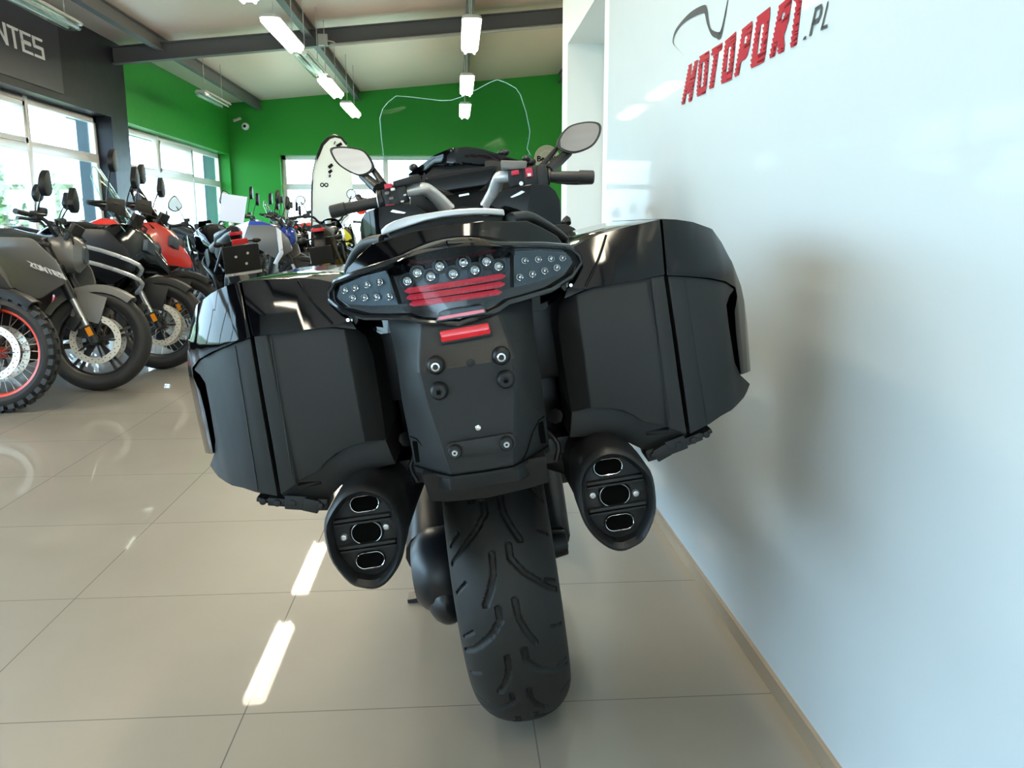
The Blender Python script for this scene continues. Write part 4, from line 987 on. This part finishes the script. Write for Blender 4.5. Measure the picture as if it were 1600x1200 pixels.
    for s_ in (-1, 1):
        e0, e1 = Vector((s_*bw_*.62, by-.06, hz+.07)), Vector((s_*bw_, by-.10, hz+.065))
        g = Geo(); g.tube([e0, ln(e0, e1, .06), ln(e0, e1, .07), ln(e0, e1, .93), ln(e0, e1, .94), e1], [.021, .021, .0155, .0155, .018, .018], 12); L_(g, 'grip', 'grip', hb_, True)
        g = Geo(); c_ = e0-(e1-e0)*.2; g.box(c_, (.07, .045, .05)); g.box(c_+Vector((-s_*.03, .03, .035)), (.05, .045, .035)); L_(g, 'switch_housing', 'black', hb_, True, bev=.005)
        g = Geo(); g.tube([c_+Vector((0, .04, .0)), c_+Vector((s_*.06, .08, -.005)), e1+Vector((-s_*.02, .07, -.01))], [.007, .006, .007], 7, 3); L_(g, 'lever', 'black', hb_, True)
        if G_('guard', False):
            g = Geo(); g.tube([e1+Vector((0, 0, 0)), e1+Vector((s_*.015, .07, .0)), e1+Vector((-s_*.08, .14, .01)), c_+Vector((0, .11, .0))], .011, 8, 3)
            g.sheet([(c_.x+s_*.0, hz+.01), (e1.x, hz+.015), (e1.x-s_*.01, hz+.10), (c_.x, hz+.12)], 'xz', lambda a, b: by+.07-abs(a-c_.x)*.35, lambda a, b: by+.082-abs(a-c_.x)*.35); L_(g, 'hand_guard', 'matte2', hb_, True, bev=.003)
        # mirror on its stalk
        st = c_+Vector((-s_*.005, .01, .02)); mh = G_('mirror', .20); mc = st+Vector((s_*.05, .05, mh))
        g = Geo(); g.tube([st, st+Vector((s_*.015, .02, mh*.5)), mc], [.006, .0055, .005], 7, 3); sh_ = G_('mshape', 0)
        P2 = {0: [(-.06, -.03), (-.045, .03), (-.01, .09), (.055, .04), (.07, -.03), (.01, -.07)], 1: [(.05*math.cos(q), .05*math.sin(q)) for q in [2*PI*k/14 for k in range(14)]]}[sh_]
        P2 = [(mc.x+s_*px_, mc.z+.015+pz_) for px_, pz_ in P2]; P2 = [(p.x, p.y) for p in spl([(p[0], p[1], 0) for p in P2], 3)]
        g.sheet(P2, 'xz', mc.y-.004, lambda a, b: mc.y+.032, ()); mi_ = L_(g, 'rear_view_mirror', G_('mmat', 'matte2'), hb_, True, bev=.010)
        cx_ = sum(p[0] for p in P2)/len(P2); cz_ = sum(p[1] for p in P2)/len(P2)
        g = Geo(); g.sheet([(cx_+(p[0]-cx_)*.86, cz_+(p[1]-cz_)*.86) for p in P2], 'xz', mc.y-.0055, mc.y-.003); L_(g, 'mirror_glass', 'mirror', hb_, True)
    g = Geo()
    for s_ in (-1, 1): g.tube([Vector((s_*.2, by, hz+.03)), Vector((s_*.12, by+.12, hz-.02)), Vector((s_*.04, by+.10, hz-.18))], .005, 6, 3)
    g.tube([Vector((-.2, by, hz+.02)), Vector((-.02, by+.16, hz-.04)), Vector((.03, by+.06, hz-.22))], .005, 6, 3); L_(g, 'cables', 'black', hb_, True)
    # instrument, headlight, screen
    hy = top.y+.12; hzz = top.z-.06
    if kind != 'dirt':
        g = Geo(); g.box((0, by+.10, hz+.0), (.19, .03, .12), Matrix.Rotation(-.5, 3, 'X')); L_(g, 'instrument', 'black', t, kind == 'naked', bev=.012)
    if kind == 'naked':
        g = Geo(); g.loft([se(.085, .10, cz=hzz, y=hy-.10), se(.10, .125, cz=hzz, y=hy-.02), se(.095, .11, cz=hzz-.01, y=hy+.05), se(.06, .07, cz=hzz-.01, y=hy+.09)]); hl = L_(g, 'headlight', G_('cowl', body), t, True)
        g = Geo(); g.loft([se(.07, .075, cz=hzz-.015, y=hy+.07), se(.045, .05, cz=hzz-.015, y=hy+.10)]); L_(g, 'headlight_lens', 'smoke', hl, True)
        g = Geo(); g.sheet([(-.08, hzz+.08), (.08, hzz+.08), (.06, hzz+.2), (-.06, hzz+.2)], 'xz', lambda a, b: hy+.03-(b-hzz)*.5, lambda a, b: hy+.04-(b-hzz)*.5); L_(g, 'fly_screen', G_('screenmat', 'gloss'), t, True, bev=.003)
    else:
        if kind == 'adv':
            o_ = spl([(hy-.25, hzz+.06, 0), (hy+.02, hzz+.13, 0), (hy+.20, hzz-.08, 0), (hy+.25, hzz-.22, 0), (hy+.05, hzz-.20, 0), (hy-.10, hzz-.34, 0), (hy-.28, hzz-.30, 0), (hy-.36, hzz-.05, 0)], 3)
            g = Geo(); g.sheet(o_, 'yz', lambda y_, z_: -.19+max(0, y_-hy+.15)*.42, lambda y_, z_: .19-max(0, y_-hy+.15)*.42, [hy-.1, hy, hy+.1, hy+.18]); L_(g, 'front_fairing', acc, bev=.012)
            g = Geo()
            for s_ in (-1, 1): g.cut().sheet([(s_*.02, hzz-.02), (s_*.10, hzz+.03), (s_*.11, hzz-.05), (s_*.03, hzz-.10)], 'xz', lambda a, b: hy+.16-abs(a)*.5, lambda a, b: hy+.205-abs(a)*.6)
            L_(g, 'headlight', 'smoke', bev=.004)
            if G_('screen', 'shield'):
                hs_ = G_('sh', .36); g = Geo(); P2 = [(-.13, hzz+.08), (-.15, hzz+.22), (-.12, hzz+.08+hs_*.85), (-.06, hzz+.10+hs_), (.06, hzz+.10+hs_), (.12, hzz+.08+hs_*.85), (.15, hzz+.22), (.13, hzz+.08)]
                fs_ = lambda a, b: hy+.12-(b-hzz)*.62-a*a*4; g.sheet(P2, 'xz', fs_, lambda a, b: fs_(a, b)+.004, [-.1, -.05, 0, .05, .1], [hzz+.2, hzz+.3]); wsn = L_(g, 'windscreen', G_('screen', 'shield'), angle=80)
                g = Geo(); g.tube([Vector((a, fs_(a, b), b)) for a, b in P2], .003, 6); L_(g, 'screen_edge', G_('edge', 'shieldedge'), wsn)
        else:
            g = Geo(); g.sheet(spl([(-.11, hzz-.10, 0), (-.12, hzz+.08, 0), (-.06, hzz+.17, 0), (.06, hzz+.17, 0), (.12, hzz+.08, 0), (.11, hzz-.10, 0), (0, hzz-.16, 0)], 3), 'xz', lambda a, b: hy+.0-a*a*3-(b-hzz)*.3, lambda a, b: hy+.02-a*a*3-(b-hzz)*.3, [-.08, -.04, 0, .04, .08]); L_(g, 'number_board', G_('cowl', 'white'), t, True)
            g = Geo(); g.ell((0, hy+.02, hzz-.02), (.05, .02, .045)); L_(g, 'headlight', 'smoke', t, True)
    # tank, seat, tail
    tz = .80*H; ty0, ty1 = WB-.88, WB-.28
    if kind == 'dirt': prof = [(ty0+.1, .09, .03, .84), (ty0+.3, .12, .09, .86), (ty1-.05, .13, .12, .86), (ty1+.02, .08, .10, .86)]
    else: prof = [(ty0, .085, .05, .80), (ty0+.12, .12, .12, .84), (ty0+.28, .165, .155, .855), (ty0+.42, .175, .15, .85), (ty1, .13, .12, .83), (ty1+.05, .08, .09, .81)]
    g = Geo(); g.loft([se(w_, h_, 24, .8, y=y_, cz=z_*H) for y_, w_, h_, z_ in prof])
    bm_ = [M[body]]
    if G_('split', None):   # two colour tank
        bm_.append(M[sp['split']]); n_ = 24; g.m = [1 if (i//n_) < 2 or i == len(g.f)-2 else 0 for i in range(len(g.f))]
    tk = L_(g, 'fuel_tank', 'black', angle=60) if False else g.build('fuel_tank', bm_, t, angle=60)
    Geo().cyl((0, ty0+.36, (.855*H)+.13), (0, ty0+.36, .855*H+.162), .032).build('fuel_cap', M['alu'], tk)
    for s_ in (-1, 1):
        o_ = [(ty1-.30, .93*H), (ty1+.02, .92*H), (ty1+.16, .78*H), (ty1+.20, .66*H), (ty1+.02, .56*H), (ty1-.16, .66*H), (ty1-.36, .76*H)]
        g = Geo(); g.sheet(rnd([(a, b, 0) for a, b in o_], .03), 'yz', lambda y_, z_: s_*(.165+.05*math.sin((z_-.55)*5)), lambda y_, z_: s_*(.185+.05*math.sin((z_-.55)*5)), [ty1-.2, ty1-.1, ty1, ty1+.1], [.65*H, .75*H, .85*H]); sh2 = L_(g, 'side_shroud', G_('shroud', acc), bev=.006)
        if G_('stripe', None):
            o_ = [(ty1+.02, .90*H), (ty1+.08, .86*H), (ty1+.10, .62*H), (ty1+.02, .50*H), (ty1-.02, .52*H), (ty1+.05, .64*H)]
            g = Geo(); g.sheet(o_, 'yz', s_*.235, s_*.246); L_(g, 'side_blade', sp['stripe'], sh2, bev=.003)
        g = Geo(); g.sheet(rnd([(ty0-.12, .80*H, 0), (ty0+.16, .76*H, 0), (ty0+.12, .60*H, 0), (ty0-.10, .68*H, 0)], .03), 'yz', s_*.10, s_*.13); L_(g, 'side_panel', sidec, bev=.006)
    g = Geo(); sy = [(-.30, .05, .02, .98), (-.20, .09, .04, .95), (0, .12, .05, .92), (.12, .11, .05, .86), (.30, .13, .05, .82), (ty0+.02, .10, .05, .81), (ty0+.12, .07, .04, .82)]
    if kind == 'dirt': sy = [(-.30, .06, .03, .96), (0, .08, .035, .93), (.3, .08, .035, .91), (ty0+.2, .07, .035, .93)]
    g.loft([se(w_, h_, 16, .6, y=y_, cz=z_*H-.02) for y_, w_, h_, z_ in sy]); L_(g, 'seat', G_('seatm', 'seat'), angle=60)
    tl_ = G_('tail', 'matte2')
    g = Geo(); g.loft([se(.035, .02, 16, .6, y=-.42, cz=.94*H), se(.07, .04, 16, .6, y=-.32, cz=.91*H), se(.11, .06, 16, .6, y=-.05, cz=.85*H), se(.10, .07, 16, .6, y=.25, cz=.76*H)]); L_(g, 'tail_cowl', tl_, angle=50)
    g = Geo(); g.box((0, -.425, .925*H), (.11, .02, .03)); L_(g, 'tail_light', 'redlens', bev=.004)
    pw, ph_ = G_('plate', (.19, .16)); pz = .72*H
    g = Geo(); g.bar((0, -.36, .90*H), (0, -.47, pz+ph_*.3), .09, .02, up=(0, 1, 0)); g.box((0, -.49, pz), (pw, .012, ph_), Matrix.Rotation(.3, 3, 'X')); ph2 = L_(g, 'plate_holder', 'matte2', bev=.003)
    if G_('bigplate', False):
        q = Matrix.Rotation(.3, 3, 'X'); c0 = Vector((0, -.49, pz))
        for nm_, cx_, cz_, mt_ in (('bolt', -.05, .03, 'chrome'), ('bolt', .05, .05, 'chrome'), ('bolt', .03, -.04, 'chrome')): Geo().cyl(c0+q@Vector((cx_, -.008, cz_)), c0+q@Vector((cx_, -.02, cz_)), .012, n=12).build(nm_, M[mt_], ph2)
        Geo().box(c0+q@Vector((0, -.012, ph_*.5+.035)), (.13, .02, .045), q).build('red_reflector', M['redlens'], ph2, bev=.004)
        Geo().box(c0+q@Vector((0, -.014, -ph_*.52)), (pw*1.02, .014, .022), q).build('dealer_strip', M['silver'], ph2, bev=.003)
    for s_ in (-1, 1):
        g = Geo(); g.cyl((s_*.03, -.40, .86*H), (s_*.13, -.42, .85*H), .008, n=8); g.ell((s_*.16, -.42, .85*H), (.04, .022, .022), 12, 8); L_(g, 'turn_signal', G_('sig', 'matte2'))
        g = Geo(); g.cyl((s_*.09, hy-.04, hzz-.08), (s_*.16, hy-.03, hzz-.08), .008, n=8); g.ell((s_*.19, hy-.03, hzz-.08), (.038, .024, .024), 12, 8); L_(g, 'turn_signal', G_('sig', 'matte2'), t, kind != 'adv')
    # frame, engine, swingarm, exhaust
    g = Geo(); g.tube([(0, top.y-.06, top.z-.16), (.0, WB-.45, .70*H), (0, .45, .60), (0, .40, .36)], .03, 8)
    for s_ in (-1, 1): g.tube([(s_*.02, top.y-.08, top.z-.18), (s_*.13, WB-.55, .66*H), (s_*.12, .42, .56), (s_*.10, .40, .34)], .019, 8, 3); g.tube([(s_*.02, top.y-.06, top.z-.22), (s_*.08, WB-.38, .45), (s_*.08, WB-.48, .26), (s_*.08, .5, .22)], .016, 8, 3); g.tube([(s_*.10, .45, .60), (s_*.09, -.2, .83*H)], .013, 8)
    L_(g, 'frame', G_('frame', 'black'))
    g = Geo(); g.box((0, WB-.70, .36), (.26, .36, .24)); g.cyl((-.17, WB-.78, .34), (.17, WB-.78, .34), .11); g.cyl((-.16, WB-.58, .33), (.16, WB-.58, .33), .085)
    for k in range(7): g.box((0, WB-.58+k*.008, .48+k*.022), (.24, .20, .012), Matrix.Rotation(-.3, 3, 'X'))
    g.box((0, WB-.545, .56), (.20, .16, .20), Matrix.Rotation(-.3, 3, 'X')); L_(g, 'engine', G_('engine', 'black'), bev=.012)
    g = Geo(); g.box((0, WB-.36, .56), (.30, .04, .26), Matrix.Rotation(-.2, 3, 'X')); L_(g, 'radiator', 'black', bev=.01)
    g = Geo()
    for s_ in (-1, 1): g.tube([(s_*.11, 0, Rr), (s_*.12, .25, .36), (s_*.10, .45, .37)], [.022, .028, .03], 10, 3)
    g.box((0, .40, .37), (.20, .08, .06)); L_(g, 'swingarm', G_('swing', 'black'))
    g = Geo(); 
    for s_ in (-.05, .05): g.tube([(s_, WB-.46, .50), (s_, WB-.36, .40), (s_*.8, WB-.42, .20), (.06, .55, .17), (.10, .40, .22)], .02, 8, 4)
    ex = L_(g, 'exhaust_pipe', G_('pipe', 'brown')); g = Geo(); g.tube([(.10, .42, .22), (.15, .28, .30), (.17, .1, .40), (.175, -.16, .50)], [.025, .04, .05, .045], 16, 4); g.tube([(.175, -.15, .50), (.176, -.19, .515)], [.028, .028], 12); L_(g, 'silencer', G_('muffler', 'matte2'))
    g = Geo(); g.tube([(-.08, .62, .26), (-.16, .58, .12), (-.20, .56, .03)], .011, 8)
    L_(g, 'side_stand', 'black')
    g = Geo(); g.sheet([(ty0-.05, .55), (ty0-.02, .32), (ty0+.08, .30), (ty0+.03, .52)], 'yz', .12, .14); g.cyl((.12, ty0, .33), (.24, ty0, .33), .014); L_(g, 'foot_rest', 'alu')
    g = Geo(); g.loft([[Vector((xx, math.cos(R(a))*(Rr+.02+q), Rr+math.sin(R(a))*(Rr+.02+q))) for xx, q in ((-.085, -.02), (0, .012), (.085, -.02), (0, .004))] for a in (20, 45, 70, 95, 120, 145)]); L_(g, 'rear_mudguard', 'matte2')
    if G_('crash', False):
        g = Geo()
        cz0 = G_('crash', .8)
        for s_ in (-1, 1):
            for z0 in (cz0, cz0-.10): g.cut().tube([(s_*.12, WB-.75, z0-.06), (s_*.29, WB-.62, z0+.02), (s_*.31, WB-.36, z0+.02), (s_*.26, WB-.04, z0-.10), (s_*.10, WB-.12, z0-.18)], .014, 10, 4)
        L_(g, 'crash_bar', G_('crashm', 'silver'))
    if G_('pan', None):
        g = Geo(); g.sheet(rnd([(WB-.30, .33, 0), (WB-.48, .17, 0), (WB-.86, .17, 0), (WB-.80, .34, 0)], .03), 'yz', -.12, .12); bp_ = L_(g, 'belly_pan', G_('pan', 'grey'), bev=.012)
    return t

GRP = [
 ('black enduro with an orange-red spoked rim at the left edge of the picture', -2.52, 4.72, -88, dict(kind='adv', body='black', accent='matte2', wheel='spoke', rim='orange', knob=True, rf=.33, fender='matte2', screen=None, mirror=.12, shroud='yellow', swing='grey')),
 ('grey naked motorcycle with grey front mudguard and white lettering on its tank side', -2.23, 5.33, -91, dict(kind='naked', body='ggreen', accent='grey', cowl='grey', fender='grey', wheel='cast', mirror=.14, shroud='grey', pan='grey', sig='matte2', steer=8, frame='black')),
 ('black adventure motorcycle with a tall clear windscreen and silver crash bars', -2.12, 6.14, -90, dict(kind='adv', body='gloss', accent='gloss', wheel='spoke', rim='black', guard=True, crash=.82, sh=.44, h=1.05, mirror=.26, fork='black', shroud='black', steer=6)),
 ('red adventure motorcycle with a dark screen, behind the black one with crash bars', -2.2, 6.95, -90, dict(kind='adv', body='red', accent='red', wheel='spoke', rim='black', guard=True, screen='smokeglass', edge='gloss', sh=.34, h=1.08, mirror=.2, frame='red', shroud='black', crash=.66, crashm='red', fork='black', steer=4)),
 ('black motorcycle parked tail first with a big black plate holder and red reflector', -2.50, 9.12, 24, dict(kind='naked', body='gloss', accent='gloss', bigplate=True, plate=(.30, .24), mirror=.16, mshape=0, h=1.03)),
 ('blue and white naked motorcycle with a grey side shroud', -1.80, 10.15, -92, dict(kind='naked', body='blue', split='white', accent='grey', shroud='grey', stripe='silver', cowl='blue', mirror=.18, h=1.08)),
 ('black off-road motorcycle lettered in white on its shroud, beside the big flag', -1.20, 9.35, 4, dict(kind='dirt', body='gloss', accent='gloss', wheel='spoke', rim='black', knob=True, rf=.34, cowl='gloss', mirror=.13, mshape=1, muffler='alu', pipe='alu', engine='gold', h=1.06, wb=1.4, guard=False)),
 ('red and white motorcycle glimpsed between the flag and the black grab handle', -1.12, 10.9, 175, dict(kind='naked', body='red', split='white', accent='white', cowl='white', sig='amber', mirror=.13, mmat='red', h=.98)),
]
for lb, x, y, hd, sp in GRP:
    root = parked(lb, x, y, hd, sp)
    if 'white lettering' in lb:
        g = Geo()
        for k, ch in enumerate('ZONTES'):
            for a, b, c_, d in letter_strips(ch, .24, rows=14, cols=40):
                P = lambda u, v: (.252, 1.06+.20-.0+(k+.1+u*.75)*.034-.10-.02*v, .80-.05-(k+u)*.013+.035*v)
                g.add([P(a, c_), P(b, c_), P(b, d), P(a, d)], [(0, 1, 2, 3)])
        g.build('white_lettering', M['white'], root)
    if 'off-road' in lb:
        for s_ in (-1, 1):
            g = Geo()
            for a, b, c_, d in letter_strips('R', .2, rows=20): 
                P = lambda u, v: (s_*.247, 1.05+s_*(u-.5)*.13, .66+.13*v)
                g.add([P(a, c_), P(b, c_), P(b, d), P(a, d)], [(0, 1, 2, 3)])
            g.build('white_lettering', M['white'], root)
# the rest of the row along the far windows
pal = [('black', 'grey', 'naked'), ('gloss', 'white', 'dirt'), ('grey', 'black', 'adv'), ('white', 'blue', 'dirt'), ('gloss', 'gloss', 'naked'), ('red', 'black', 'naked'), ('white', 'gloss', 'adv'), ('black', 'yellow', 'naked')]
LB_ = ['black and grey naked motorcycle in the far row, next past the red one', 'off-road motorcycle with a tall white number board, first of two in the far row', 'grey adventure motorcycle in the far row behind the blue one', 'white and blue off-road motorcycle in the far row', 'gloss black naked motorcycle in the far row before the green wall', 'red naked motorcycle in the far row', 'white adventure motorcycle near the far end of the row', 'black and yellow motorcycle at the far end of the row']
ROW = [(-3.45, 7.95), (-2.35, 11.2), (-2.30, 12.15), (-2.35, 13.1), (-2.30, 14.0), (-2.0, 14.9), (-2.1, 15.8), (-1.9, 16.7)]
for i, (b_, a_, kd) in enumerate(pal):
    parked(LB_[i], ROW[i][0], ROW[i][1], -90+(-4, 5, 2)[i % 3], dict(kind=kd, body=b_, accent=a_, cowl='white' if kd == 'dirt' else b_, wheel='spoke' if kd != 'naked' else 'cast', mirror=.18+.06*(i % 2), mshape=1 if i == 3 else 0, h=1.02+.03*(i % 3), guard=kd == 'adv', edge='white'))

# ------------------------------------------------------------------ card, flag and round sign
c = on(1, 8.62, 364, 326); t = thing('price_card', 'white price card propped on the handlebar of the bike parked tail first', 'card', c)
g = Geo(); g.box((0, 0, 0), (.24, .004, .27)); g.xf(Matrix.Rotation(R(8), 4, 'Y') @ Matrix.Rotation(R(-14), 4, 'X')); g.build('card_sheet', M['paper'], t)
Geo().cyl((.02, .0, -.10), (.05, .05, -.14), .008, n=8).build('clip', M['black'], t)
FYY = 12.6
clothm = bpy.data.materials.new('white_flag_cloth'); clothm.use_nodes = True; n_ = clothm.node_tree.nodes; l_ = clothm.node_tree.links
tb_ = n_.new('ShaderNodeBsdfTranslucent'); tb_.inputs[0].default_value = (.9, .9, .88, 1); mx_ = n_.new('ShaderNodeMixShader'); mx_.inputs[0].default_value = .8
n_['Principled BSDF'].inputs['Base Color'].default_value = (.85, .85, .83, 1); n_['Principled BSDF'].inputs['Roughness'].default_value = .8
l_.new(n_['Principled BSDF'].outputs[0], mx_.inputs[1]); l_.new(tb_.outputs[0], mx_.inputs[2]); l_.new(mx_.outputs[0], n_['Material Output'].inputs[0])
def fl(px, py): return on(1, FYY, px, py)
base = fl(487, 440); base.z = 0
t = thing('feather_flag', 'tall white feather flag with a black curved pole, standing behind the left mirror', 'flag', base)
pole = [base+Vector((0, 0, .04)), fl(487, 345), fl(487, 300), fl(489, 270), fl(494, 248), fl(503, 225), fl(513, 214.5), fl(522, 211.5), fl(532, 214), fl(541, 225)]
g = Geo(); g.tube([p-base for p in pole], [.013]*len(pole), 8); g.tube([Vector((-.3, 0, .02)), Vector((.3, 0, .02))], .012, 6); g.tube([Vector((0, -.3, .02)), Vector((0, .3, .02))], .012, 6); g.tube([Vector((0, 0, .0)), Vector((0, 0, .1))], .016, 8); g.build('flag_pole', M['black'], t)
out = pole[2:]+[fl(548, 245), fl(551, 290), fl(546, 340), fl(522, 372), fl(488, 378)]
g = Geo(); g.sheet([(p.x-base.x, p.z) for p in out], 'xz', lambda a, b: .02*math.sin(b*6)-.002, lambda a, b: .02*math.sin(b*6)+.002, (), [1+.12*k for k in range(12)]); g.build('flag_cloth', clothm, t)
g = Geo(); wv = lambda z: .02*math.sin(z*6)-.006
for pts, w_ in (([(522.5, 223), (523.5, 223.5)], 2.6), ([(526, 229), (534, 224)], 2.4), ([(514, 262), (520, 257)], 2.4), ([(514, 270), (519, 266)], 2.2), ([(515, 277), (516, 273)], 1.6)):
    P = [fl(*q)-base for q in pts]; g.cut(); g.tube([Vector((p.x, wv(p.z), p.z)) for p in P], w_*.0095, 8)
for cx_ in (503.5, 510): g.cut(); P = [fl(cx_+2.6*math.cos(q), 289+2.6*math.sin(q))-base for q in [2*PI*k/12 for k in range(13)]]; g.tube([Vector((p.x, wv(p.z), p.z)) for p in P], .009, 6, caps=False)
g.build('black_lettering', M['gloss'], t)
g = Geo(); out2 = pole[4:]; g.tube([p-base+Vector((.012, -.004, -.012)) for p in out2], .018, 6); g.build('black_hem', M['black'], t)

sc_ = on(1, BY-.03, 854.5, 247); t = thing('round_sign', 'round pale grey sign with black lettering on the green wall beside the right mirror', 'sign', sc_)
g = Geo(); g.cyl((0, .03, 0), (0, 0, 0), .275, n=48); g.build('disc', mat('grey_sign_disc', (.42, .44, .36), .5), t)
g = Geo(); g.lathe([(.262, -.003), (.275, -.003), (.275, .0), (.262, 0)], (0, 0, 0), (0, 1, 0), 48, True); g.lathe([(.15, -.003), (.165, -.003), (.165, 0), (.15, 0)], (0, 0, 0), (0, 1, 0), 48, True); g.build('ring', mat('pale_sign_ring', (.55, .6, .45), .5), t)
cu = bpy.data.curves.new('sign_text', 'FONT'); cu.body = 'Benelli'; cu.size = .165; cu.align_x = 'CENTER'; cu.offset = .004; cu.extrude = .002
ob = bpy.data.objects.new('sign_text', cu); COL.objects.link(ob); dg = bpy.context.evaluated_depsgraph_get(); me = bpy.data.meshes.new_from_object(ob.evaluated_get(dg)); bpy.data.objects.remove(ob)
me.materials.clear(); me.materials.append(M['gloss']); link('black_lettering', me, t, Matrix.Translation((0, -.006, -.07)) @ Matrix.Rotation(PI/2, 4, 'X'))
